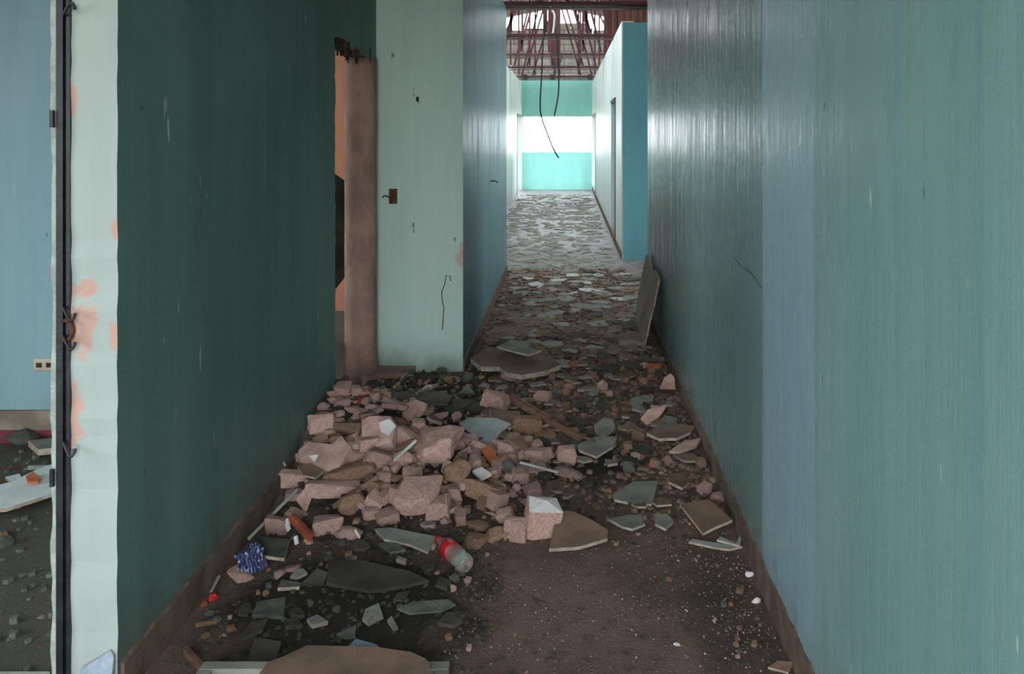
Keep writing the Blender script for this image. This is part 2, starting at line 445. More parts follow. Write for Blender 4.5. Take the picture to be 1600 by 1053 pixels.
# end wall: window across the whole width, bare blockwork gable above
we = struct(boxes('wall_end', [((-1.42, 20.6, 0), (.83, 20.78, 1.05)), ((-1.42, 20.6, 2.07), (.83, 20.78, 3.06)),
                               ((-1.42, 20.6, 1.05), (-1.275, 20.78, 2.07)), ((.675, 20.6, 1.05), (.83, 20.78, 2.07))], m_far), 'aqua end wall of the corridor with a wide window')
boxes('mortar_core', [((-1.7, 20.64, 3.06), (1.1, 20.76, 4.3)), ((-1.2, 20.65, 4.3), (.7, 20.75, 4.52))], m_mortar, we)
bmk = bmesh.new(); add_box(bmk, (-.192, -.02, -.092), (.192, .04, .092))
bmesh.ops.bevel(bmk, geom=bmk.edges[:], offset=.008, segments=1, affect='EDGES')
blk = bm_mesh(bmk); blk.materials.append(m_block)
for r in range(8):
    z = 3.17 + r * .2
    lim = 4.72
    for k in range(-5, 5):
        x = -.3 + (k + (.5 if r % 2 else 0)) * .4
        if -1.75 < x < 1.15 and z + .09 < 4.74 - .12 * abs(x + .2):
            o = link('block', blk, None, we); o.location = (x, 20.64, z)
for x in (-1.2, -.42, .62):
    boxes('beam_end', [((x - .06, 20.52, 3.07), (x + .06, 20.66, 3.22))], m_black, we)
win = struct(boxes('window_1', [((-1.275, 20.66, 2.035), (.675, 20.7, 2.07)), ((-1.275, 20.66, 1.05), (-1.25, 20.7, 2.07))], m_wpaint), 'wide window opening with a thin frame')
m_slim = plain('weathered_window_bar', (150, 150, 150), None, bump=0)
boxes('window_bar', [((-1.25, 20.67, 1.2), (-.27, 20.69, 1.214))], m_slim, win)
boxes('window_bar', [((-.285, 20.67, 1.05), (-.27, 20.69, 1.33))], m_slim, win)

# side room behind the black frame, room behind the broken doorway, unseen outer shell with openings sized for the light
struct(boxes('wall_side_room_back', [((-5.1, 3.81, .165), (-1.435, 3.93, WT))], m_blue), 'sky blue wall of the side room')
m_band = plain('dull_red_band', (120, 60, 66), (98, 50, 54), scale=9, bump=.4)
struct(boxes('baseboard_side_room', [((-5.1, 3.795, .065), (-1.44, 3.93, .165))], plain('stained_render', (150, 138, 124), (120, 108, 96), scale=6, bump=.4)))
struct(boxes('trim_1', [((-5.1, 3.79, 0), (-1.44, 3.93, .066))], m_band))
struct(boxes('wall_orange', [((-4.9, 6.6, 0), (-1.38, 6.72, WT))], m_orange), 'orange wall of the room behind the broken doorway')
struct(boxes('wall_outer_left', [((-5.25, -3.6, 0), (-5.1, 4, .85)), ((-5.25, -3.6, 2.65), (-5.1, 4, 3.06)), ((-5.25, 1.2, .85), (-5.1, 4, 2.65)), ((-5.25, -3.6, .85), (-5.1, -2.6, 2.65)),
                                 ((-5.25, 4, 0), (-5.1, 4.4, 3.06)), ((-5.25, 4.4, 0), (-5.1, 6.4, .3)), ((-5.25, 4.4, 2.9), (-5.1, 6.4, 3.06)), ((-5.25, 6.4, 0), (-5.1, 15.6, 3.06))], m_white))
struct(boxes('wall_outer_right', [((4.65, 6.1, 0), (4.8, 6.9, 3.06)), ((4.65, 6.9, 0), (4.8, 9.0, .8)), ((4.65, 6.9, 2.5), (4.8, 9.0, 3.06)), ((4.65, 9.0, 0), (4.8, 15.6, 3.06)), ((.84, 6.14, 0), (4.65, 6.27, WT))], m_white))
struct(boxes('wall_rear', [((-5.1, -3.6, 0), (-4.9, -3.45, 3.06)), ((-4.9, -3.6, 0), (-1.3, -3.45, 3.06)), ((-1.42, -3.45, 0), (-1.26, -.95, 3.06)), ((-1.26, -1.05, 2.9), (.84, -.9, 3.06))], m_white))

struct(boxes('wall_attic', [((-5.25, 6.9, 3.06), (-5.1, 17.2, 4.12)), ((4.65, 6.9, 3.06), (4.8, 17.2, 4.12))], m_block))  # unseen outer walls raised to the roof to shut out sky
struct(prism('unseen_sky_screen', [(x, 6.95, z) for x, z in ((-5.1, 3.0), (4.7, 3.0), (4.7, 4.1), (-.28, 5.08), (-5.1, 4.1))], (0, 1, 0), .12, [m_block, m_block]))  # unseen screen added above the near cover to block sky light
struct(prism('wall_gable', [(x, 20.7, z) for x, z in ((-5.1, 0), (-1.7, 0), (-1.7, 4.5), (-5.1, 4.0))], (0, -1, 0), .12, [m_block, m_block]))
struct(prism('wall_gable', [(x, 20.7, z) for x, z in ((1.1, 0), (4.7, 0), (4.7, 4.0), (1.1, 4.5))], (0, -1, 0), .12, [m_block, m_block]))
# ------------------------------------------------------------------ roof: sheets, trusses, posts
RX, RZ, SL = -.28, 5.12, .2            # ridge
rf = struct(empty('roof', (RX, 14, RZ)), 'rusty sheet roof with gaps over the far corridor')
def sheet(y0, y1, side):
    bm = bmesh.new(); n = 40; rows = []
    for k in range(n + 1):
        y = y0 + (y1 - y0) * k / n - 14
        dz = .02 * math.sin(k * math.pi / 2)
        rows.append([bm.verts.new((side * .02, y, dz)), bm.verts.new((side * 5.0, y, dz - 5.0 * SL))])
    for a, b in zip(rows, rows[1:]): bm.faces.new((a[0], a[1], b[1], b[0]))
    o = link('roof_sheet', bm_mesh(bm), m_roof, rf)
    so = o.modifiers.new('thickness', 'SOLIDIFY'); so.thickness = .004
for i in range(13):
    y0 = 7.0 + i * 1.05
    for s in (-1, 1):
        if (i, s) in ((2, -1), (3, -1), (4, -1), (3, 1), (8, 1), (8, -1)): continue
        sheet(y0, y0 + 1.09, s)
def truss(y, label):
    t = tag(empty('roof_truss', (RX, y, 3.0)), label, 'truss', 'roof trusses over the corridor')
    bar('bottom_chord', [((-4.8, 0, .045), (4.8, 0, .045)), ((-4.8, .05, .045), (4.8, .05, .045))], .035, m_maroon, t, .09)
    boxes('flange', [((-4.8, -.05, -.012), (4.8, .09, 0))], m_maroon, t)
    for s in (-1, 1):
        bar('top_chord', [((0, 0, RZ - 3.06), (s * 4.8, 0, RZ - 3.06 - 4.8 * SL))], .06, m_maroon, t)
        for x in (.56, .98, 1.9, 3.1):
            bar('vertical_web', [((s * x, 0, .09), (s * x, 0, RZ - 3.08 - x * SL))], .04, m_maroon, t)
        for a, b in ((.62, .06), (.9, .44), (1.9, 1.0), (3.1, 1.9)):
            bar('diagonal_web', [((s * a, 0, .08), (s * b, 0, RZ - 3.08 - b * SL))], .04, m_maroon, t)
    bar('king_post', [((-.055, .02, .09), (-.055, .02, RZ - 3.08)), ((.06, .02, .09), (.06, .02, RZ - 3.08))], .065, m_maroon, t)
    return t
for y, l in ((8.26, 'maroon steel roof truss nearest to the projecting mint wall'), (10.95, 'maroon steel roof truss that the black cables hang from'),
             (13.6, 'third maroon steel roof truss from the projecting mint wall'), (16.3, 'maroon steel roof truss next to the one at the gable'), (19.0, 'maroon steel roof truss closest to the block gable')):
    truss(y, l)
for s in (-1, 1):
    for k, x in enumerate((.6, 2.0, 3.4)):
        z = RZ - .025 - x * SL
        o = boxes('purlin', [((RX + s * x - .025, 7.1, z - .02), (RX + s * x + .025, 20.6, z + .04 - .05))], m_maroon)
        tag(o, ['steel purlin first down from the ridge', 'steel purlin halfway down the slope', 'steel purlin lowest on the slope'][k] + (' on the cable side' if s < 0 else ' on the turquoise wall side'), 'purlin', 'purlins under the roof sheets')
# white post standing in for light in a gap, and a block pier
tag(boxes('post', [((-1.335, 17.0, WT), (-1.29, 17.05, 4.75))], m_wpaint), 'thin white post standing in for light in a gap above the chalky wall', 'post')
tag(boxes('pier', [((-1.42, 10.2, WT), (-1.12, 10.5, 4.75))], m_block, None, .01), 'grey block pier rising from the wall top into the roof', 'pier')
def corrugated(y, x0, x1, z0, z1):
    bm = bmesh.new(); n = 36; rows = []
    for k in range(n + 1):
        x = x0 + (x1 - x0) * k / n
        d = .018 * math.sin(k * math.pi / 2)
        rows.append([bm.verts.new((x, y + d, z0)), bm.verts.new((x, y + d, z1 + .04 * math.sin(k * .9)))])
    for a, b in zip(rows, rows[1:]): bm.faces.new((a[0], b[0], b[1], a[1]))
    o = link('corrugated_sheet', bm_mesh(bm), plain('rusty_sheet', (146, 92, 74), (92, 70, 66), scale=4, sc=(4, 4, .4), bump=.1))
    so = o.modifiers.new('thickness', 'SOLIDIFY'); so.thickness = .004
    return o
tag(corrugated(14.4, .7, 1.9, WT, 4.55), 'rusty corrugated sheet standing on the pale wall under the roof', 'metal sheet')

# hanging cables
def ray(px, py, Y):
    return Vector(((px - VX) * Y / FPX, Y, HC - (py - VY) * Y / FPX))
c1 = [(853, 20), (849, 60), (846, 120), (844, 165), (847, 186), (855, 208), (864, 231), (873, 247)]
tag(tube('hanging_cable', spline([ray(x, y, 10.9 - .02 * i) for i, (x, y) in enumerate(c1)]), .011, m_cable), 'long black cable hanging from the truss with its end kicked sideways', 'cable', 'cables hanging from the truss')
c2 = [(869, 40), (871, 80), (873, 118), (872, 150), (866, 181)]
tag(tube('hanging_cable', spline([ray(x, y, 10.88) for x, y in c2]), .011, m_cable), 'shorter black cable hanging from the truss, curved at its end', 'cable', 'cables hanging from the truss')
c3 = [(860, 80), (861, 90), (863, 104), (868, 106), (876, 96), (878, 82)]
tag(tube('hanging_cable', spline([ray(x, y, 13.57) for x, y in c3]), .009, m_cable), 'small black loop of wire hanging high between the trusses', 'cable', 'cables hanging from the truss')
tag(tube('conduit', spline([ray(x, y, 10.5) for x, y in ((858, -14), (860, 10), (866, 22), (866, 35), (864, 52))]), .014, m_wpaint), 'pale bent conduit beside the king post', 'conduit')

# ------------------------------------------------------------------ doorway column, switch box, socket
col = tag(empty('column', (-1.335, 4.745, 0)), 'round bare concrete column standing in the broken doorway', 'column')
bm = bmesh.new(); rings = []
for i in range(27):
    z = 2.085 * i / 26; r = .1 + .003 * noise.noise(Vector((0, 0, z * 5))) + (.012 if z < .25 else 0) * (1 - z / .25)
    rings.append([bm.verts.new((r * math.cos(a) + .002 * noise.noise(Vector((math.cos(a) * 2, z * 9, math.sin(a) * 2))), r * math.sin(a), z)) for a in [k * math.pi / 14 for k in range(28)]])
for a, b in zip(rings, rings[1:]):
    for k in range(28): bm.faces.new((a[k], a[(k+1) % 28], b[(k+1) % 28], b[k]))
bm.faces.new(rings[0][::-1]); bm.faces.new(rings[-1])
link('shaft', bm_mesh(bm, smooth=True), m_conc, col)
poly = jag((-1.42, 4.62), (-1.02, 4.70), 9, .02, 2) + [(-1.0, 4.845), (-1.42, 4.845)]
f = prism('footing', [(x + 1.335, y - 4.745, .065) for x, y in poly], (0, 0, 1), .065, [m_conc, m_conc], col)

sb = tag(empty('switch_box', (-1.15, 4.85, 1.18)), 'rusty empty switch box set in the mint wall', 'switch box')
bm = bmesh.new(); add_box(bm, (-.027, -.004, -.05), (.027, .03, .05))
bmesh.ops.inset_region(bm, faces=[f for f in bm.faces if abs(f.calc_center_median().y + .004) < 1e-4], thickness=.006, depth=-.02)
link('box', bm_mesh(bm), m_rust, sb)
boxes('bracket', [((-.02, -.002, -.045), (.02, .002, -.03)), ((-.02, -.002, .03), (.02, .002, .045))], m_wpaint, sb)
tube('wire', spline([(-.025, -.004, -.008), (-.04, -.012, .002), (-.055, -.01, .004), (-.068, -.008, -.008)]), .0045, m_cable, sb)
nk = tag(boxes('wall_plug', [((-.99 - .008, 4.84, 1.805), (-.99 + .01, 4.86, 1.835)), ((-.985, 4.842, 1.795), (-.98, 4.86, 1.81))], m_rag), 'dark hole with a plug high on the mint wall', 'wall plug')
tag(tube('pipe_stub', spline([(XB - .01, 6.62, 1.16), (XB + .02, 6.62, 1.165), (XB + .05, 6.6, 1.16), (XB + .06, 6.62, 1.15)]), .006, m_cable), 'bent wire sticking out of the teal side wall', 'wire')
so = tag(empty('wall_socket', (-2.70, 3.81, .4)), 'cream double wall socket on the blue wall', 'wall socket')
boxes('plate', [((-.06, -.012, -.032), (.06, 0, .032))], plain('cream_plastic', (206, 196, 176), None, rough=.5, bump=0), so, .004)
for x in (-.028, .024):
    boxes('outlet', [((x - .014, -.0145, -.012), (x + .014, -.011, .012))], m_rag, so)

# crack lines on the walls: thin grooves of exposed render
def crack(pts, r, lab, mat=m_rag):
    tag(tube('wall_crack', pts, r, mat, None, 5), lab, 'crack')
crack([Vector((x, 4.849, z)) for x, z in ((-.77, .62), (-.775, .65), (-.80, .66), (-.81, .60), (-.83, .55), (-.825, .48), (-.815, .44), (-.82, .38), (-.825, .3))], .003, 'thin wavy crack low in the mint wall')
crack([Vector((XR, y, z)) for y, z in ((3.0, 1.09), (2.86, 1.075), (2.74, 1.08), (2.66, 1.07), (2.58, 1.055))], .0016, 'hairline crack in the blank teal wall')

# ------------------------------------------------------------------ rubble ground
def H(x, y):
    h = .2 * math.exp(-((x + 1.2) / .62) ** 2) * math.exp(-((y - 3.78) / .40) ** 2)
    h += .085 * math.exp(-((x + .62) / .38) ** 2 - ((y - 3.25) / .27) ** 2)
    s = 1 / (1 + math.exp(-(y - 3.35) / .12)) * (1 / (1 + math.exp((y - 5.6) / .3)))
    h += .035 * s
    if h < .004: return 0.0
    h += .014 * noise.noise(Vector((x * 6, y * 6, 1.3))) * min(1, h / .05)
    return max(h, 0)
def hit(px, py, up=0.0):
    d = Vector(((px - VX) / FPX, 1, -(py - VY) / FPX))
    Y = 1.2
    while Y < 24:
        if HC + d.z * Y <= H(d.x * Y, Y) + up: break
        Y += .01
    return Vector((d.x * Y, Y, HC + d.z * Y))

bm = bmesh.new(); nx, ny = 62, 150; grid = {}
for j in range(ny + 1):
    for i in range(nx + 1):
        x = XL + .002 + (XR - XL - .004) * i / nx; y = 2.6 + 3.9 * j / ny
        xx = x
        grid[i, j] = bm.verts.new((xx, y, H(x, y) - .004 + .006 * noise.noise(Vector((x * 22, y * 22, 5))) * (1 if H(x, y) > .01 else 0)))
for j in range(ny):
    for i in range(nx):
        q = (grid[i, j], grid[i+1, j], grid[i+1, j+1], grid[i, j+1])
        if max(v.co.z for v in q) > .002 and not (q[0].co.x < XB and q[2].co.y > 4.86): bm.faces.new(q)
for v in [v for v in bm.verts if not v.link_faces]: bm.verts.remove(v)
o = link('rubble_mound', bm_mesh(bm, smooth=True), m_dirt)
tag(o, 'dark crumbled earth and fine debris under the rubble heap', 'debris', None, 'stuff')

# ---- chunk prototypes
def chunk_mesh(seed, box=.8, n=16, rough=0):
    """unit rock: hull of points on a box-ish solid, spans about -.5..+.5"""
    rnd = random.Random(seed); bm = bmesh.new()
    if box > .6:
        sx = rnd.uniform(.75, 1)
        for a in (-1, 1):
            for b in (-1, 1):
                for c in (-1, 1):
                    bm.verts.new((a * .5 * rnd.uniform(.58, 1.08), b * .5 * rnd.uniform(.58, 1.08), c * .5 * rnd.uniform(.6, 1.05)))
        for _ in range(n - 8):
            v = Vector((rnd.uniform(-1, 1), rnd.uniform(-1, 1), rnd.uniform(-1, 1)))
            k = max(abs(c) for c in v); v = v / k * .5 * rnd.uniform(.92, 1.06)
            bm.verts.new(v)
    else:
        for _ in range(n):
            v = Vector((rnd.gauss(0, 1), rnd.gauss(0, 1), rnd.gauss(0, 1))).normalized()
            p = 1.35
            k = (abs(v.x) ** (2*p) + abs(v.y) ** (2*p) + abs(v.z) ** (2*p)) ** (1 / (2*p))
            bm.verts.new(v / k * .5 * rnd.uniform(.86, 1.04))
    res = bmesh.ops.convex_hull(bm, input=bm.verts[:])
    dele = [e for e in res['geom_interior'] if isinstance(e, bmesh.types.BMVert)]
    for v in dele:
        if v.is_valid: bm.verts.remove(v)
    if rough:
        bmesh.ops.bevel(bm, geom=bm.edges[:], offset=.035, segments=1, affect='EDGES')
        bmesh.ops.triangulate(bm, faces=bm.faces)
        bmesh.ops.subdivide_edges(bm, edges=bm.edges[:], cuts=rough, use_grid_fill=True)
        for v in bm.verts:
            v.co += v.co.normalized() * (.05 * noise.noise(v.co * 4 + Vector((seed, 0, 0))) + .025 * noise.noise(v.co * 11 + Vector((0, seed, 0))))
    return bm_mesh(bm)
def mesh_with(me, mat):
    me2 = me.copy(); me2.materials.clear(); me2.materials.append(mat); return me2

placed = []                              # (x, y, r) of everything put down
LM = []                                  # landmarks: (x, y, label) of the pieces built one by one
CN = {'p': 'pink', 't': 'tan', 'g': 'grey-green', 'b': 'brown', 'd': 'dark', 'w': 'pale'}
def near(x, y, head, tail):
    """label for a scattered piece: its look, then the named piece it lies next to"""
    c = [((x-a)**2 + (y-b)**2, (y > b), l) for a, b, l in LM if len(l.split()) <= 9]
    d = min(c)
    if d[0] < .33 ** 2: return head + (' behind the ' if d[1] else ' before the ') + d[2]
    return head + ' ' + tail
DY = Vector((0, 1, 0))
def chunk(px, py, wp, hp, mat, label, kind=.8, rot=None, name='rubble_block', cat='rubble', tilt=(0, 0), rough=1, dk=.85, group=None, up=0):
    """block whose silhouette is wp x hp pixels round (px, py) in the photograph's frame"""
    g = hit(px, py + hp * .42, up)
    s = g.y / FPX
    wd = wp * s * (1.16 if kind < .6 else 1.06); d = wd * dk
    el = (HC - g.z) / g.y
    hh = max(.2 * wd, (hp * s - d * el * .55))
    hh = min(hh, 1.2 * wd)
    me = chunk_mesh(int(px * 7 + py), kind, 18, rough); me.materials.append(mat)
    if mat is m_wht and name == 'rubble_block':
        me.materials.clear(); me.materials.append(m_pink); me.materials.append(m_wht)
        for p in me.polygons: p.material_index = 1 if p.normal.z > .5 else 0  # upward faces white: light from above put into the block's colour
    o = link(name, me, None)
    o.location = (g.x, g.y + d * .42, H(g.x, g.y + d * .4) + up + hh * .5 - .012)
    o.scale = (wd * 1.06, d, hh * 1.08)
    o.rotation_euler = (tilt[0] + U(-.2, .12), tilt[1] + U(-.22, .22), U(-.45, .45) if rot is None else rot)
    tag(o, label, cat, group)
    placed.append((g.x, g.y + d * .42, wd * .5)); LM.append((g.x, g.y + d * .42, label))
    return o

def shard(poly, mats, th, label, name='board_shard', cat='board', lift=.0, tilt=(0, 0), group=None, reg=True):
    """flat broken piece: its outline laid on a plane just above the debris, with real thickness"""
    cx = sum(p[0] for p in poly) / len(poly); cy = sum(p[1] for p in poly) / len(poly)
    c = hit(cx, cy, lift)
    z0 = c.z
    pts = []
    for px, py in poly:
        dx, dz = (px - VX) / FPX, -(py - VY) / FPX
        # z = z0 + tx*(x-cx) + ty*(y-cy)
        Y = (z0 - HC - tilt[0] * c.x - tilt[1] * c.y) / (dz - tilt[0] * dx - tilt[1])
        pts.append(Vector((dx * Y, Y, HC + dz * Y)))
    base = sum(pts, Vector()) / len(pts)
    nrm = Vector((-tilt[0], -tilt[1], 1)).normalized()
    o = prism(name, [p - base for p in pts], nrm, th, mats)
    o.location = base
    tag(o, label, cat, group)
    if reg:
        r = max((p - base).length for p in pts) * .75
        placed.append((base.x, base.y, r)); LM.append((base.x, base.y, label))
    return o
BR = [m_brd, m_edge]; DK = [m_brd2, m_brd2]; GR = [m_gry, m_edge]; PK = [m_pink, m_pink]; PL = [m_pale_s, m_edge]

# ---- the big pieces of the heap
o = chunk(693, 701, 94, 76, m_pink, 'largest rubble block of the heap, with a pitted top', .5, rot=.1, rough=3, dk=.75)
chunk(648, 790, 62, 56, m_pink, 'broad smooth-faced pink rubble block low on the heap, tapering downwards', .85, rot=-.15, tilt=(.2, .15))
chunk(682, 800, 34, 38, m_pink, 'small cubic pink rubble block touching the broad smooth-faced one', .9, rot=.1)
shard([(565, 657), (578, 650), (610, 650), (620, 664), (612, 690), (588, 698), (566, 688)], PK, .06, 'smooth pink slab near the top of the heap with a white flake on it', 'render_slab', 'rubble', .08, (.1, .7))
shard([(592, 660), (608, 654), (618, 664), (607, 680), (595, 674)], [m_wht, m_wht], .012, 'white flake of render lying on the smooth pink slab', 'render_flake', 'rubble', .135, (.1, .7), reg=False)
chunk(627, 684, 40, 34, m_pink, 'oblong pink brick-like rubble block next to the white flake', .9, rot=-.55, tilt=(0, .3), dk=.5)
chunk(610, 668, 30, 26, m_tan, 'tan rubble block behind the oblong pink one', .85)
shard([(466, 704), (482, 690), (518, 694), (534, 680), (540, 690), (549, 699), (538, 716), (526, 738), (492, 732), (470, 722)], PK, .06, 'wide pink slab with a spiky edge beside the dark green wall', 'render_slab', 'rubble', .06, (.1, .55))
chunk(497, 668, 46, 32, m_pink, 'flat pink rubble piece pressed against the dark green wall high in the heap', .85, dk=.6)
chunk(543, 670, 46, 24, m_brd, 'dusty brown brick lying across the upper heap', .95, rot=-.2, dk=.5, rough=0)
chunk(452, 752, 46, 28, m_pink, 'long pink brick at the foot of the dark green wall', .9, rot=.35, dk=.5)
chunk(572, 700, 36, 34, m_pink, 'upright pink rubble block in the middle of the heap', .85)
chunk(588, 722, 40, 34, m_pink, 'square pink rubble block with a level top in the middle of the heap', .92)
chunk(545, 742, 74, 30, m_tan, 'long tan slab of render lying across the heap', .9, rot=.3, dk=.4)
chunk(530, 768, 90, 24, m_pink, 'long narrow strip of pink render below the tan slab', .92, rot=.28, dk=.25)
chunk(628, 722, 30, 32, m_pink, 'pink rubble lump wedged under the pitted block', .5)
chunk(640, 744, 34, 30, m_pink, 'pink rubble lump with a hollow side below the pitted block', .5, rough=2)
chunk(712, 745, 40, 44, m_tan, 'crumbly reddish lump right under the pitted block', .5, rough=2)
chunk(718, 762, 26, 22, m_pink, 'small pale pink lump in front of the crumbly reddish one', .5)
chunk(545, 790, 42, 42, m_tan, 'rounded tan lump with dark scratches low on the heap', .5, rot=.5, tilt=(0, -.4))
chunk(582, 788, 30, 26, m_pink, 'pointed pink lump beside the scratched tan one', .85, tilt=(0, .4))
chunk(578, 806, 26, 22, m_pink, 'pink block tucked under the pointed lump', .9)
chunk(601, 812, 36, 26, m_pink, 'oblong pink block with a dark top at the foot of the heap', .92)
chunk(508, 822, 40, 34, m_pink, 'cubic pink block in two layers at the foot of the heap', .9, rough=2)
chunk(540, 836, 40, 30, m_pink, 'rounded pink lump next to the two-layered block', .5)
chunk(430, 822, 34, 32, m_pink, 'pale square block standing near the dark green wall', .95, rot=.05, dk=.6)
chunk(456, 806, 26, 20, m_pink, 'pale chip propped behind the square block', .85)
chunk(666, 760, 40, 24, m_tan, 'flat tan lump between the broad block and the pitted one', .85)
chunk(620, 748, 24, 22, m_tan, 'round tan lump in the hollow of the heap', .5)
chunk(755, 772, 50, 34, m_tan, 'brown layered rubble slab on the corridor side of the heap', .85, dk=.6, tilt=(-.2, .1), rough=2)
chunk(846, 816, 54, 66, m_wht, 'big white-topped rubble block at the front of the heap', .93, rot=.2, dk=.8, tilt=(.18, .08), rough=0)
chunk(806, 828, 34, 46, m_pink, 'upright pink block leaning on the white-topped one', .92, rot=-.1, dk=.7)
chunk(742, 845, 38, 36, m_tan, 'mossy rounded stone at the front of the heap', .4)
chunk(742, 824, 36, 24, m_tan, 'grey-brown rounded stone behind the mossy one', .4)
chunk(775, 838, 38, 32, m_tan, 'rusty streaked stone between the mossy one and the upright block', .5)
chunk(765, 806, 26, 20, m_pink, 'small pink lump above the rusty streaked stone', .5)
chunk(790, 806, 22, 28, m_wht, 'small white wedge of render beside the upright pink block', .85, tilt=(0, -.3))
chunk(888, 742, 42, 26, m_pink, 'egg-shaped pink stone on the bare earth beside the heap', .3, rough=2)
chunk(885, 713, 28, 32, m_pink, 'cubic tan rubble block with a drilled hole', .95, rot=.05, rough=0)
chunk(840, 713, 36, 26, m_pink, 'angular pink block left of the drilled one'.replace('left of', 'beside'), .85, rot=-.4)
chunk(821, 733, 34, 18, m_pink, 'flat pink stick-like block in front of the angular one', .9, rot=.3)
chunk(774, 628, 38, 34, m_pink, 'tall pink rubble block behind the grey glossy sheet', .85, tilt=(0, .3))
chunk(822, 664, 44, 32, m_tan, 'brown angular block behind the cluster of pale lumps', .85, tilt=(0, .2))
chunk(800, 686, 26, 24, m_pink, 'pale lump in the cluster beside the grey glossy sheet', .5)
chunk(822, 688, 26, 22, m_pink, 'second pale lump of the cluster, on the earth side', .5)
chunk(853, 682, 40, 20, m_tan, 'loaf-shaped brown stone beyond the cluster of pale lumps', .4)
chunk(671, 606, 24, 16, m_pink, 'pale lump sitting on a dark board in the shadows', .5)
chunk(800, 590, 34, 16, m_pink, 'oblong pink lump under the big brown slab', .9, rot=-.4)
chunk(848, 620, 26, 16, m_pink, 'pink brick fragment on the rubble field in mid corridor', .9, rot=-.3)
chunk(888, 604, 24, 14, m_tan, 'smooth tan stone on the rubble field in mid corridor', .3)
chunk(872, 603, 18, 14, m_tan, 'round tan stone touching the smooth one', .3)
chunk(1022, 572, 26, 14, m_orng, 'smooth orange-tinted stone near the leaning board', .3)
chunk(1005, 570, 16, 14, m_pink, 'small pink stone beside the orange-tinted one', .5)
chunk(1102, 764, 20, 20, m_pink, 'pale cube-shaped block by the skirting of the blank teal wall', .95, rough=0)
chunk(1113, 750, 16, 12, m_pink, 'pale round stone behind the cube-shaped block', .4)
chunk(1124, 778, 22, 24, m_pink, 'pale pointed stone against the skirting of the blank teal wall', .6)
chunk(365, 902, 44, 30, m_pink, 'pale lump in front of the blue plastic bag', .4, rough=2)
chunk(453, 886, 26, 20, m_pink, 'pink stone near the mossy tile', .4)
chunk(427, 900, 26, 20, m_pink, 'pink stone between the bag and the propped dark shard', .4)
chunk(1182, 937, 15, 16, m_wht, 'white pebble close to the skirting, kidney shaped', .3, name='pebble', cat='pebble', rough=0)
chunk(1172, 898, 17, 14, m_wht, 'white pointed pebble touching the skirting', .6, name='pebble', cat='pebble', rough=0)
chunk(1121, 928, 17, 11, m_pink, 'flat cream pebble on the earth', .5, name='pebble', cat='pebble', rough=0)
chunk(1059, 1006, 13, 12, m_wht, 'lone white pebble on the bare earth', .3, name='pebble', cat='pebble', rough=0)
chunk(1143, 990, 10, 8, m_wht, 'small white pebble amid dark grit', .3, name='pebble', cat='pebble', rough=0)
chunk(1062, 876, 12, 9, m_wht, 'white pebble near the mid corridor tiles', .3, name='pebble', cat='pebble', rough=0)

for i, (x, y, a, b) in enumerate(((515, 616, 18, 16), (532, 630, 26, 16), (543, 623, 18, 10), (504, 636, 18, 18), (502, 650, 20, 14), (527, 648, 18, 14), (546, 640, 22, 18), (561, 644, 22, 16), (578, 638, 20, 16))):
    chunk(x, y, a, b, m_pink, ['topmost pink lump of the cluster by the wall end', 'long pink lump of the cluster by the wall end', 'thin pink lump of the cluster by the wall end', 'rounded pink lump touching the wall end', 'low pink lump against the dark green wall', 'egg-like pink lump of the cluster by the wall end', 'angular pink lump in mid cluster by the wall end', 'wedge-like pink lump of the cluster by the wall end', 'pink lump of the cluster furthest from the wall end'][i], .5, group='cluster of lumps by the wall end')
chunk(566, 624, 20, 14, m_brk, 'brown brick stub above the cluster of pink lumps', .95, rot=.4, rough=0)
# ---- flat boards and sheets
shard([(870, 797), (896, 799), (925, 812), (950, 828), (949, 841), (905, 854), (858, 857)], BR, .016, 'brown triangular board lying in front of the white-topped block', lift=.05, tilt=(0, .32))
shard([(717, 662), (733, 652), (776, 653), (799, 662), (785, 672), (768, 694), (745, 684)], [plain('glossy_grey_sheet', (132, 142, 140), (110, 120, 118), rough=.3, bump=.05, spec=.6), m_edge], .006, 'smooth grey glossy sheet lying on the heap', 'sheet_shard', 'sheet', .05, (0, .2))
shard([(764, 640), (808, 642), (812, 660), (796, 668), (770, 656)], BR, .014, 'brown board shard behind the grey glossy sheet', lift=.04)
shard([(750, 702), (766, 696), (778, 716), (768, 724)], [m_orng, m_orng], .014, 'orange clay tile fragment beside the pitted block', 'tile_shard', 'tile', .04, (0, .2))
shard([(738, 735), (752, 729), (768, 740), (752, 748)], [m_wht, m_wht], .012, 'pale diamond-shaped plaster chip in the dark gap', 'plaster_chip', 'plaster', .03, (0, .2))
shard([(782, 726), (797, 719), (806, 730), (800, 743), (788, 737)], [m_grub, m_grub], .015, 'grey-green tile chip beside the flat stick-like block', 'tile_shard', 'tile', .03, (0, .3))
shard([(655, 616), (690, 612), (708, 618), (700, 630), (656, 632)], DK, .012, 'dark board in the shadow behind the heap', lift=.06)
shard([(714, 616), (731, 601), (742, 614)], [m_grub, m_grub], .012, 'dark triangular shard standing out of the shadow', lift=.05, tilt=(0, 1.0))
shard([(1030, 607), (1038, 590), (1048, 583), (1054, 590), (1055, 609)], PK, .03, 'pointed pink slab standing by the blank teal wall', 'render_slab', 'rubble', .05, (.2, 1.6))
shard([(902, 694), (930, 682), (964, 682), (958, 697), (932, 713), (905, 703)], [m_gry, m_edge], .012, 'grey-brown shard with a pale lower edge on the rubble field', lift=.035, tilt=(0, .15))
shard([(928, 664), (944, 652), (958, 655), (961, 668), (947, 680), (932, 676)], GR, .012, 'grey pentagonal shard on the rubble field', lift=.04, tilt=(0, .2))
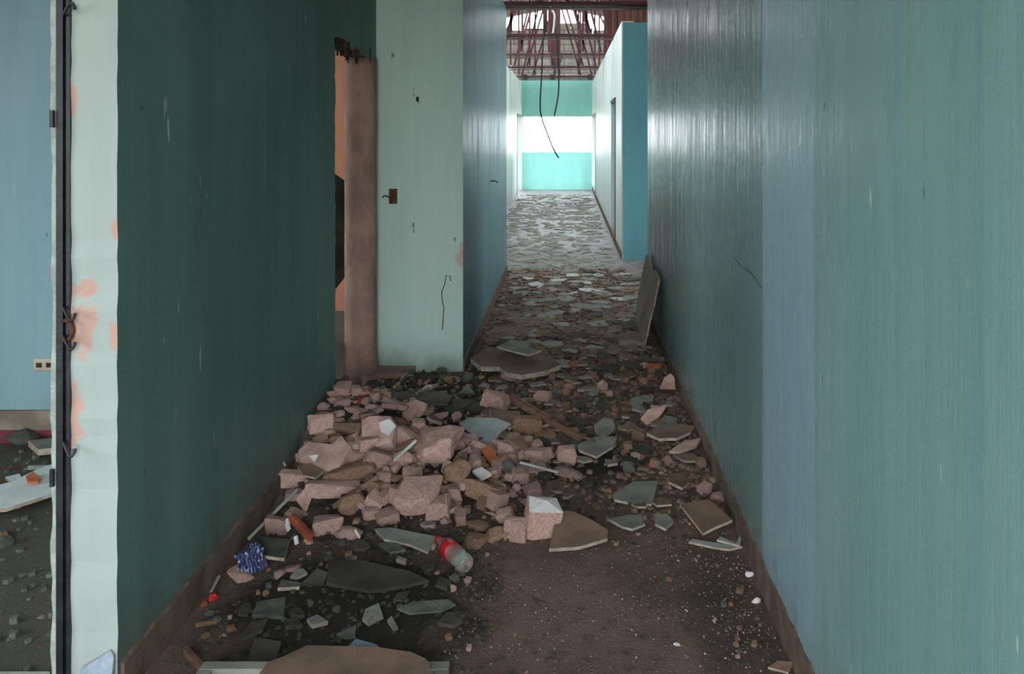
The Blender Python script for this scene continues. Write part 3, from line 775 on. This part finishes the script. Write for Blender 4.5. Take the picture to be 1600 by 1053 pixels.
shard([(1010, 676), (1024, 667), (1060, 662), (1084, 665), (1078, 675), (1058, 684), (1030, 685)], BR, .014, 'brown oval board by the skirting', lift=.04)
shard([(1000, 655), (1012, 640), (1042, 632), (1030, 650), (1012, 664)], PK, .016, 'pink triangular slab beyond the brown oval board', 'render_slab', 'rubble', .03, (0, .4))
shard([(1045, 705), (1070, 688), (1096, 684), (1088, 696), (1062, 706)], [m_pink, m_edge], .012, 'pink-grey shard in front of the brown oval board', lift=.02)
shard([(957, 772), (990, 752), (1028, 751), (1018, 788), (990, 786), (960, 780)], GR, .012, 'grey speckled tile on the bare earth', 'tile_shard', 'tile', .02, (0, .12))
shard([(950, 810), (984, 804), (1000, 804), (1008, 818), (988, 826), (972, 822)], GR, .01, 'pale grey tile nearer than the speckled one', 'tile_shard', 'tile', .02)
shard([(1022, 802), (1044, 803), (1052, 814), (1040, 826), (1024, 818)], [m_gry, m_edge], .01, 'small pinkish grey tile beside the brown square board', 'tile_shard', 'tile', .02)
shard([(1046, 740), (1066, 738), (1078, 752), (1066, 762), (1044, 752)], [m_brd, m_edge], .012, 'brown four-sided shard near the pale cube-shaped block', lift=.02)
shard([(1062, 787), (1108, 780), (1144, 812), (1120, 822), (1098, 833)], BR, .012, 'brown square board with a white broken edge by the skirting', lift=.06, tilt=(.12, .2))
shard([(735, 560), (762, 542), (800, 544), (850, 545), (876, 570), (850, 580), (815, 586), (792, 582), (780, 573), (752, 573)], BR, .03, 'big brown slab at the foot of the mint wall corner', lift=.07, tilt=(0, .05))
shard([(776, 541), (798, 531), (829, 534), (824, 542), (846, 547), (826, 554), (800, 548)], GR, .012, 'grey sheet lying on top of the big brown slab', lift=.13, tilt=(0, .05), reg=False)
shard([(464, 728), (484, 724), (506, 735), (494, 746), (474, 742)], BR, .012, 'brown triangular shard on the heap near the dark green wall', lift=.06, tilt=(0, .3))
shard([(462, 780), (480, 759), (491, 766), (478, 802)], PK, .014, 'pale pink triangular flake standing at the foot of the heap', 'render_flake', 'rubble', .03, (-.2, .8))
shard([(483, 712), (497, 710), (491, 721)], [m_wht, m_wht], .012, 'small bright white chip on the heap', 'plaster_chip', 'plaster', .12, (0, .6), reg=False)
shard([(395, 858), (403, 838), (452, 842), (444, 872), (398, 866)], [m_dark_tile, m_edge], .014, 'mossy tile with a white front edge beside the blue bag', 'tile_shard', 'tile', .04, (0, .2))
shard([(394, 960), (402, 940), (446, 932), (444, 962)], [m_grub, m_grub], .012, 'grey-green slab flat on the dark muck', 'tile_shard', 'tile', .015)
shard([(510, 910), (514, 874), (560, 874), (640, 892), (670, 906), (600, 920), (575, 922)], DK, .012, 'large dark broken board lying in the muck', lift=.03, tilt=(0, .08))
shard([(586, 826), (610, 824), (682, 838), (668, 862), (640, 850), (600, 842)], [plain('grey_profile_sheet', (128, 130, 122), (104, 104, 96), rough=.8, bump=.3), m_edge], .012, 'grey ridged sheet strip at the foot of the heap', 'sheet_shard', 'sheet', .03, (.0, .3))
shard([(592, 848), (618, 846), (634, 858), (610, 862)], [m_grub, m_grub], .01, 'small dark sheet scrap under the grey ridged strip', 'sheet_shard', 'sheet', .02)
shard([(470, 912), (496, 888), (512, 894), (506, 912)], DK, .012, 'dark triangular shard propped beside the large dark board', lift=.03, tilt=(0, .5))
shard([(434, 918), (440, 905), (470, 910), (468, 916)], [m_grub, m_edge], .012, 'dark shard with a pale lip near the pink stones', lift=.02)
shard([(388, 1028), (398, 995), (440, 1002), (432, 1030)], DK, .012, 'dark brown plate against the framed panel', lift=.02)
shard([(526, 990), (556, 976), (555, 994), (540, 996)], [m_grub, m_grub], .008, 'dull blue-green tile scrap in the muck', 'tile_shard', 'tile', .015)
shard([(545, 1008), (556, 998), (590, 1007), (585, 1014)], [plain('blue_grey_sheet', (116, 130, 142), None, bump=.1), m_edge], .006, 'blue-grey sheet corner behind the brown covering board', 'sheet_shard', 'sheet', .075, (0, .1))
shard([(620, 950), (645, 940), (700, 936), (712, 944), (690, 954), (640, 958)], [m_grub, m_grub], .006, 'grey crumpled foil strip in the muck', 'foil_strip', 'foil', .015)
shard([(605, 968), (612, 962), (622, 980), (616, 986)], [m_gry, m_edge], .008, 'small grey chip on the muck', 'plaster_chip', 'plaster', .012)
shard([(1076, 846), (1082, 842), (1140, 851), (1160, 853), (1140, 858), (1112, 854)], [m_pale_s, m_edge], .008, 'narrow pale strip under the brown square board', 'plaster_strip', 'plaster', .015)
shard([(1120, 843), (1125, 838), (1150, 848), (1156, 836), (1160, 838), (1156, 852)], [m_pale_s, m_edge], .008, 'white L-shaped strip of edging by the skirting', 'plaster_strip', 'plaster', .03)
shard([(893, 860), (960, 850), (1010, 862), (960, 872)], [m_brd2, m_brd2], .003, 'thin dark scrap of felt on the earth', 'felt_scrap', 'felt', .006) if False else None
shard([(1200, 1042), (1215, 1032), (1240, 1034), (1232, 1050)], BR, .008, 'brown shard in the corner by the skirting', lift=.02, tilt=(0, .3))
shard([(996, 480), (1012, 463), (1030, 470), (1016, 486)], PL, .01, 'x', lift=.02) if False else None

# laths and sticks
def stick(a, b, wd, mat, label, name='wooden_lath', cat='lath', ua=.03, ub=.03):
    p, q = hit(a[0], a[1], ua), hit(b[0], b[1], ub)
    m = (p + q) / 2
    o = bar(name, [(p - m, q - m)], wd, mat, None, wd * .55); o.location = m
    return tag(o, label, cat)
stick((796, 622), (905, 684), .03, m_wood, 'long dark wooden lath slanting over the rubble field', ua=.06, ub=.05)
stick((800, 616), (860, 652), .014, m_wood, 'short wooden lath beside the long slanting one', ua=.07, ub=.06)
stick((870, 664), (930, 690), .014, m_wood, 'thin wooden lath beyond the grey-brown shard', ua=.05, ub=.04)
stick((615, 720), (650, 688), .012, m_pale_s, 'thin pale stick leaning on the pitted block', 'stick', 'stick', .1, .14)
stick((388, 842), (464, 765), .012, m_pale_s, 'long pale rod lying along the dark green wall', 'rod', 'rod', .02, .05)
stick((330, 924), (342, 900), .01, m_pale_s, 'short pale rod against the skirting of the dark green wall', 'rod', 'rod', .02, .03)
stick((437, 712), (446, 728), .008, m_pale_s, 'small white splinter against the dark green wall', 'stick', 'stick', .1, .08)
stick((555, 828), (562, 840), .008, m_wht, 'tiny white splinter at the foot of the heap', 'stick', 'stick', .05, .04)
stick((455, 808), (486, 840), .03, m_brk, 'rusty red stick leaning in front of the heap', 'stick', 'stick', .06, .03)
stick((448, 812), (451, 828), .016, m_wht, 'white peg beside the rusty red stick', 'peg', 'peg', .05, .03)
stick((462, 838), (464, 850), .014, m_wht, 'white peg at the corner of the mossy tile', 'peg', 'peg', .04, .02)
stick((290, 1016), (322, 1050), .022, m_wood, 'brown stick beside the framed panel', 'stick', 'stick', .03, .03)
stick((306, 976), (338, 972), .014, m_wood, 'pale splinter of wood near the red scrap', 'stick', 'stick', .01, .01)
stick((812, 722), (872, 738), .01, m_pale_s, 'pale strip of edging pointing at the egg-shaped stone', 'stick', 'stick', .05, .04)
stick((520, 792), (590, 745), .02, m_brd, 'brown strip lying under the long narrow render', 'stick', 'stick', .03, .06)

# board leaning on the right wall
bp = [(.592, 5.40, .02), (.575, 5.5, -.0), (.588, 6.14, .06), (.612, 6.2, .18), (.655, 6.18, .42), (.672, 6.1, .575), (.672, 5.95, .60), (.668, 5.62, .53), (.672, 5.5, .56), (.668, 5.22, .545), (.64, 5.27, .34), (.632, 5.31, .30), (.61, 5.34, .16)]
for i, p in enumerate(bp):
    pass
lb = prism('leaning_board', [Vector((.555 + .168 * (z + 0.0), y, z + .012)) - Vector((.62, 5.7, .3)) for x, y, z in bp], (-1, 0, .168), .01, [plain('leaning_dusty_board', (158, 140, 120), (134, 118, 100), scale=4, bump=.2), m_edge])
lb.location = (.62, 5.7, .3)
tag(lb, 'tall broken board leaning on the end of the blank teal wall', 'board')

# framed panel with brown board at the bottom of the picture
fp = tag(empty('framed_panel', (-.72, 2.0, 0)), 'white framed panel lying on the floor under a brown board', 'panel')
def local(lo, hi): return ((lo[0] + .72, lo[1] - 2.0, lo[2]), (hi[0] + .72, hi[1] - 2.0, hi[2]))
boxes('rail', [local((-1.05, 2.09, .02), (-.34, 2.125, .075))], m_gry, fp, .003)
boxes('rail', [local((-1.05, 1.4, .02), (-1.01, 2.09, .075))], m_gry, fp, .003)
boxes('rail', [local((-.38, 1.4, .02), (-.34, 2.09, .075))], m_gry, fp, .003)
boxes('infill', [local((-1.01, 1.4, .015), (-.38, 2.09, .04))], plain('cream_board', (214, 202, 176), (196, 182, 156), scale=2, bump=.1), fp)
pts = [(418, 1034), (442, 1026), (480, 1008), (520, 1009), (560, 1010), (590, 1009), (596, 1012), (640, 1018), (664, 1028), (671, 1036), (674, 1100), (470, 1130), (380, 1090)]
cb = shard(pts, BR, .012, 'brown dusty covering board on the white framed panel', lift=.098, tilt=(0, -.01), reg=False)
placed.append((-.72, 2.0, .45))

# ---- litter
def bottle():
    g = hit(708, 880)
    t = tag(empty('plastic_bottle', (g.x, g.y, H(g.x, g.y) + .036)), 'clear crushed plastic bottle with a red label lying in the muck', 'bottle')
    ax = Vector((.58, -.75, .02)).normalized()
    s = ax.cross(Vector((0, 0, 1))).normalized(); u = s.cross(ax)
    def lathe(prof, name, mat):
        bm = bmesh.new(); n = 20; rings = []
        for (d, r) in prof:
            rings.append([bm.verts.new(ax * d + (s * math.cos(a) + u * math.sin(a)) * r * (1 + .04 * math.sin(3 * a + d * 60))) for a in [2*math.pi*k/n for k in range(n)]])
        for a, b in zip(rings, rings[1:]):
            for k in range(n): bm.faces.new((a[k], a[(k+1) % n], b[(k+1) % n], b[k]))
        bm.faces.new(rings[0][::-1]); bm.faces.new(rings[-1])
        return link(name, bm_mesh(bm, smooth=True), mat, t)
    m, nt, b, N, L = nodes('clear_plastic')
    b.inputs['Base Color'].default_value = (.75, .82, .76, 1); b.inputs['Transmission Weight'].default_value = .85
    b.inputs['Roughness'].default_value = .12; b.inputs['IOR'].default_value = 1.2
    lathe([(-.11, .012), (-.1, .013), (-.085, .016), (-.065, .028), (-.045, .033), (.0, .032), (.02, .034), (.05, .031), (.075, .033), (.1, .03), (.108, .02), (.104, .008)], 'body', m)
    lathe([(-.05, .0335), (-.04, .0345), (-.015, .0345), (-.002, .0335)], 'label', m_red)
    lathe([(-.124, .011), (-.122, .0145), (-.106, .0145), (-.104, .011)], 'cap', m_red)
bottle()

def crumple(px, py, wp, hp, mats, name, label, cat, seed, amp=.35):
    g = hit(px, py + hp * .4); s = g.y / FPX
    bm = bmesh.new(); bmesh.ops.create_icosphere(bm, subdivisions=4, radius=.5)
    for v in bm.verts:
        n1 = noise.noise(v.co * 3 + Vector((seed, 0, 0))); n2 = abs(noise.noise(v.co * 6 + Vector((0, seed, 0))))
        v.co *= 1 + amp * n1 - amp * .9 * n2
        if v.co.z < -.32: v.co.z = -.32
    o = link(name, bm_mesh(bm), mats)
    o.scale = (wp * s * 1.1, wp * s * .9, hp * s)
    o.location = (g.x, g.y + wp * s * .35, H(g.x, g.y) + hp * s * .31)
    o.rotation_euler = (0, 0, .5)
    placed.append((g.x, g.y + .03, wp * s * .5))
    return tag(o, label, cat)
m, nt, b, N, L = nodes('blue_striped_plastic')
wv = N('ShaderNodeTexWave'); wv.inputs['Scale'].default_value = 3; wv.inputs['Distortion'].default_value = 14; L(coords(nt), wv.inputs['Vector'])
L(mix_n(nt, ramp_n(nt, wv.outputs['Fac'], .75, .95), lin((40, 46, 84)), lin((128, 130, 156))), b.inputs['Base Color']); b.inputs['Roughness'].default_value = .3
crumple(384, 882, 46, 44, m, 'plastic_bag', 'crumpled blue and white plastic bag by the dark green wall', 'bag', 3, .5)
crumple(330, 938, 13, 12, m_red, 'red_scrap', 'bright red plastic scrap near the skirting', 'scrap', 8, .4)
crumple(318, 948, 10, 9, m_brk, 'rag_scrap', 'dull red scrap beside the bright red one', 'scrap', 11, .4)
crumple(324, 962, 14, 8, m_grub, 'rag_scrap', 'green-grey scrap below the bright red one', 'scrap', 15, .4)

bsh = prism('sheet_shard', [Vector(p) for p in ((-.05, 0, .0), (.045, 0, .0), (.042, .02, .075), (.03, .024, .09), (-.045, .012, .045))], (0, -1, .2), .006, [plain('blue_white_sheet', (126, 144, 164), (160, 168, 174), scale=14, bump=.1), m_edge])
bsh.location = (-1.305, 2.028, .066); tag(bsh, 'torn blue-white sheet scrap leaning on the foot of the pale wall end', 'sheet')
pl2 = link('render_lump', mesh_with(chunk_mesh(77, .5, 16), m_pink), None); pl2.location = (-1.31, 2.015, .03); pl2.scale = (.11, .07, .075)
tag(pl2, 'broken render lump on the floor under the blue-white sheet scrap', 'rubble')
# ---- things in the side room
shard([(-60, 800), (-60, 772), (20, 752), (40, 742), (70, 728), (140, 712), (140, 752), (10, 794)], [m_wpaint, m_edge], .015, 'large white board lying on the side room floor', lift=.05, tilt=(0, .05))
shard([(8, 745), (30, 740), (38, 752), (22, 758)], [m_wpaint, m_edge], .01, 'small white board piece behind the large white board', lift=.02, reg=False)
shard([(40, 744), (52, 737), (64, 746), (60, 752), (44, 752)], [m_orng, m_orng], .012, 'orange cardboard scrap on the large white board', 'card_scrap', 'cardboard', .075, (0, .1), reg=False)
shard([(44, 688), (100, 682), (120, 696), (60, 702)], GR, .03, 'grey concrete slab at the foot of the blue wall', 'slab', 'slab', .03)
chunk(24, 682, 44, 26, m_grub, 'mossy grey lump at the foot of the blue wall', .5, name='concrete_lump')
chunk(60, 728, 30, 9, m_pale_s, 'curved pale strip on the side room floor', .9, rot=.3, name='strip_piece', dk=.3)
shard([(0, 836), (10, 830), (14, 838), (2, 844)], [m_orng, m_orng], .008, 'tan scrap on the side room floor', 'card_scrap', 'cardboard', .012)
crumple(2, 850, 22, 20, m_grub, 'cloth_scrap', 'grey cloth scrap on the side room floor', 'cloth', 21, .3)
shard([(-40, 1070), (-40, 1049), (78, 1049), (78, 1070)], [m_pale_s, m_edge], .012, 'pale board in front of the black door frame', lift=.02)
for k, (x, y, l) in enumerate(((62, 965, 'pale stone in the clutter beside the black frame'), (58, 1010, 'brown stone in the clutter beside the black frame'), (76, 992, 'dark stone touching the plaster lip'))):
    chunk(x, y, 20, 14, (m_pink, m_brk, m_grub)[k], l, .5, name='stone', cat='stone')

# ---- inside the room behind the broken doorway
bx = tag(boxes('dark_board', [((-.5, -.015, -.62), (.5, .015, .62))], m_brd2, None, .004), 'dark board leaning in the room behind the column', 'board')
bx.location = (-2.1, 5.5, .78); bx.rotation_euler = (.12, .62, .25)
rnd = random.Random(2)
bkm = bmesh.new(); add_box(bkm, (-.11, -.05, -.033), (.11, .05, .033)); bmesh.ops.bevel(bkm, geom=bkm.edges[:], offset=.006, segments=1, affect='EDGES')
bkme = bm_mesh(bkm); bkme.materials.append(m_brk)
for r in range(5):
    for k in range(2):
        o = link('clay_brick', bkme, None)
        o.location = (-1.62 - k * .23 - .02 * r, 4.72 + .015 * (r % 2), .034 + r * .0665); o.rotation_euler = (0, 0, rnd.uniform(-.05, .05))
        tag(o, 'red clay brick stacked behind the doorway column', 'brick', 'bricks stacked behind the column')

# ------------------------------------------------------------------ rubble fields (individuals)
protos = {}
for mname, mat in (('p', m_pink), ('t', m_tan), ('g', m_grub)):
    protos[mname] = [mesh_with(chunk_mesh(s + 100, (.85 if s % 3 else .4), 14), mat) for s in range(10)]
def free(x, y, r, k=.8):
    return all((x-a)**2 + (y-b)**2 > (k*(r+c))**2 for a, b, c in placed)
def inside(x, y, r):
    if x + r > XR - .012: return False
    if x - r < (XB + .012 if y + r > 4.84 else XL + .012): return (XL - .05 < x - r and 4.1 < y < 4.55)
    return True
def scatter(n, xr, yr, sz, mix, label, group, name, cat, dens=None, k=.8, flat=(.6, 1), tries=40):
    c = 0
    for _ in range(n * tries):
        if c >= n: break
        x, y = U(*xr), U(*yr)
        if dens and R() > dens(x, y): continue
        r = U(*sz) * (.6 + .6 * R() * R())
        if not inside(x, y, r) or not free(x, y, r, k): continue
        placed.append((x, y, r))
        mk = random.choice(mix); o = link(name, random.choice(protos[mk]), None)
        fz = U(*flat)
        o.scale = (2 * r * U(.8, 1.15), 2 * r * U(.7, 1), 2 * r * fz)
        o.rotation_euler = (U(-.25, .25), U(-.25, .25), U(0, 6.28))
        o.location = (x, y, H(x, y) + r * fz * .82 - .004)
        tag(o, near(x, y, ('larger ' if r > (sz[0] + sz[1]) / 2 else 'smaller ') + CN[mk] + ' ' + label[0], label[1]), cat, group); c += 1
    return c
heap = lambda x, y: min(1, (H(x, y) - .02) / .06) if (y < 3.62 or x < -.98) and y < 4.02 else 0
n1 = scatter(120, (-1.24, -.1), (2.9, 4.05), (.03, .055), 'pppt', ('rubble lump', 'in the heap beside the dark green wall'), 'small lumps filling the heap', 'rubble_lump', 'rubble', heap, .66)
n1b = scatter(34, (-1.24, -.3), (2.95, 4.0), (.018, .032), 'pppt', ('crumb of render', 'in the gaps of the heap'), 'crumbs in the gaps of the heap', 'rubble_crumb', 'rubble', heap, .5)
n2 = scatter(90, (-.35, .67), (3.3, 5.2), (.018, .04), 'ptttg', ('lump', 'among the shards of the rubble field in mid corridor'), 'small lumps on the rubble field', 'rubble_lump', 'rubble', None, .8)
n3 = scatter(34, (-1.2, -.3), (4.1, 4.8), (.02, .045), 'gggt', ('dusty lump', 'in the dark hollow between heap and mint wall'), 'small lumps in the dark hollow', 'rubble_lump', 'rubble', None, .8)  # darker lumps put the shade of the hollow into their colour
n4 = scatter(36, (.3, .66), (2.2, 3.3), (.006, .016), 'tgpt', ('tiny stone', 'along the skirting of the blank teal wall'), 'tiny stones along the skirting', 'pebble', 'pebble', lambda x, y: max(.05, (x - .3) / .36), 1)
n5 = scatter(40, (-1.2, -.3), (2.2, 2.9), (.01, .022), 'gptg', ('tiny stone', 'on the dark muck before the heap'), 'tiny stones on the muck', 'pebble', 'pebble', None, 1)

# flat shards
def shard_mesh(seed, mats):
    rnd = random.Random(seed); n = rnd.choice((4, 5, 5, 6, 7))
    a0 = rnd.uniform(0, 6.28); pts = []
    for i in range(n):
        a = a0 + 2 * math.pi * (i + rnd.uniform(-.28, .28)) / n
        r = rnd.uniform(.36, .55)
        pts.append(Vector((math.cos(a) * r * 1.15, math.sin(a) * r * .85, .5)))
    bm = bmesh.new()
    a = [bm.verts.new(p) for p in pts]; b = [bm.verts.new(p - Vector((0, 0, 1)) + Vector((rnd.uniform(-.02, .02), rnd.uniform(-.02, .02), 0))) for p in pts]
    bm.faces.new(a); bm.faces.new(b[::-1])
    for i in range(n):
        f = bm.faces.new((a[i], b[i], b[(i+1) % n], a[(i+1) % n])); f.material_index = 1
    me = bm_mesh(bm)
    for m in mats: me.materials.append(m)
    return me
sp = {'b': [shard_mesh(s, BR) for s in range(8)], 'd': [shard_mesh(s + 20, DK) for s in range(6)],
      'g': [shard_mesh(s + 40, GR) for s in range(8)], 'w': [shard_mesh(s + 60, PL) for s in range(10)]}
def shards(n, xr, yr, sz, mix, label, group, k=.55, tl=.12, name='plaster_shard', th=(.008, .014), head='shard'):
    c = 0
    for _ in range(n * 60):
        if c >= n: break
        x, y = U(*xr), U(*yr)
        s = U(*sz) * (.55 + .75 * R() * R())
        r = s * .5
        if y > 8.4:
            if not (-1.26 + r < x < .66 - r): continue
        elif y > 6.4:
            if not (XB + .02 + r < x < .9): continue
        elif not inside(x, y, r): continue
        if not free(x, y, r, k): continue
        placed.append((x, y, r))
        mk = random.choice(mix); o = link(name, random.choice(sp[mk]), None)
        o.scale = (s, s, U(*th))
        tx, ty = U(-tl, tl), U(-tl, tl)
        o.rotation_euler = (tx, ty, U(0, 6.28))
        o.location = (x, y, H(x, y) + .008 + r * (abs(tx) + abs(ty)) * .45)
        side = 'mint wall side' if x < -.2 else ('blank teal wall side' if x > .25 else 'middle of the floor')
        tag(o, near(x, y, ('large ' if s > (sz[0] + sz[1]) / 2 else 'small ') + CN[mk] + ' ' + head, label + ', ' + side + (f', {["one step", "two steps", "three steps", "four steps", "five steps", "six steps"][int((y - yr[0]) / .34) % 6]} in' if yr[1] > 6 else '')), 'plaster shard', group); c += 1
    return c
s1 = shards(95, (-.5, .66), (3.1, 5.3), (.1, .2), 'bbgd', 'among the stones of the rubble field', 'shards on the rubble field')
sp['p'] = [shard_mesh(s + 90, PK) for s in range(8)]; CN['p'] = 'pink'
s0 = shards(34, (-1.2, -.35), (3.0, 3.9), (.09, .17), 'ppb', 'of render on the heap', 'flakes of render on the heap', .42, .5, 'render_flake', (.014, .03), 'render flake')
s9 = shards(26, (-.95, -.25), (3.75, 4.7), (.1, .24), 'dddg', 'in the dark hollow behind the heap', 'shards in the dark hollow', .5, .2, head='half-buried shard')  # dark shards added to deepen the shade painted in the hollow
s2 = shards(20, (-1.1, -.3), (2.3, 2.95), (.07, .14), 'ddg', 'lying in the muck before the heap', 'shards in the muck', .8, head='dirty shard')
s3 = shards(95, (-.66, .66), (5.2, 6.6), (.12, .34), 'bggdbbd', 'beyond the big brown slab', 'shards beside the leaning board', .5, .07, head='plasterboard shard')
s4 = shards(95, (-.66, .8), (6.6, 8.6), (.14, .4), 'wggdbg', 'at the side opening', 'shards at the side opening', .48, .06, head='plasterboard piece')
print('counts', n1, n2, n3, n4, n5, s1, s2, s3, s4)

# the rest, too many to count: one object each
def joined(name, n, gen, mat, label, cat):
    vs, fs = [], []
    for _ in range(n):
        g = gen()
        if g is None: continue
        x, y, z, s, sz, t = g
        b = len(vs); a0 = U(0, 6.28); kk = 5
        for i in range(kk):
            a = a0 + 2*math.pi*i/kk + U(-.3, .3); r = s * U(.7, 1.1)
            vs.append((x + math.cos(a)*r, y + math.sin(a)*r, z + t * math.cos(a)))
        for i in range(kk):
            q = vs[b+i]; vs.append((x + (q[0]-x)*.8, y + (q[1]-y)*.8, q[2] + sz))
        fs.append(tuple(range(b+kk, b+2*kk))); fs.append(tuple(range(b+kk-1, b-1, -1)))
        for i in range(kk): fs.append((b+i, b+(i+1) % kk, b+kk+(i+1) % kk, b+kk+i))
    me = bpy.data.meshes.new(name); me.from_pydata(vs, [], fs); me.update()
    o = link(name, me, mat)
    return tag(o, label, cat, None, 'stuff')
def g_far():
    s = U(.03, .14); y = 8.6 + 10.3 * R() ** 1.3; x = U(-1.26 + s * 1.15, .67 - s * 1.15)
    return (x, y, .002, s, U(.006, .012), U(-.01, .012))
joined('far_shards', 700, g_far, m_gry, 'pale plaster fragments carpeting the far corridor floor', 'debris')
def g_mid():
    y = U(5.0, 8.6); x = U(-.66, .65); s = U(.008, .05)
    return (x, y, H(x, y), s, U(.005, .02), U(-.006, .006))
joined('floor_crumbs', 1500, g_mid, m_brd, 'crumbled plaster between the shards', 'debris')
def g_heap():
    x = U(-1.22, .66); y = U(2.85, 5.1)
    if y > 4.83 and x < XB + .03: return None
    if x > -.3 and R() < .75: return None
    s = U(.004, .02)
    return (x, y, H(x, y) - .003, s, s * U(.5, 1.1), 0)
joined('dark_crumbs', 2400, g_heap, m_brd2, 'dark crumbs between the lumps of the heap', 'debris')
def g_field():
    x = U(-.35, .66); y = U(3.0, 5.1); s = U(.004, .02)
    return (x, y, H(x, y) - .003, s, s * U(.5, 1.1), 0)
joined('field_crumbs', 1600, g_field, m_brd, 'brown crumbs between the shards of the rubble field', 'debris')
joined('heap_crumbs', 1100, g_heap, m_tan, 'fine crumbs between the lumps of the heap', 'debris')
def g_dark():
    x = U(-1.22, -.25); y = U(2.12, 3.0)
    s = U(.003, .011)
    return (x, y, H(x, y) - .002, s, s * U(.5, 1.1), 0)
joined('muck_crumbs', 900, g_dark, m_brd2, 'dark crumbs in the muck before the heap', 'debris')
def g_front():
    x = U(-.4, .66); y = U(1.95, 3.2)
    if R() > .25 + .75 * max(0, noise.noise(Vector((x * 3.5, y * 3.5, 9))) + max(0, (x - .35) * 2)): return None
    s = U(.001, .0036)
    return (x, y, 0, s, s * U(.6, 1.2), 0)
joined('pale_grit', 1600, g_front, m_edge, 'pale grit over the bare earth', 'grit')
joined('floor_grit', 6000, g_front, m_brd, 'fine grit over the bare earth', 'grit')
def g_room():
    x = U(-4.5, -1.5); y = U(1.4, 3.7); s = U(.004, .02)
    return (x, y, 0, s, s * U(.5, 1), 0)
joined('room_grit', 900, g_room, m_grub, 'grit and crumbs over the side room floor', 'grit')
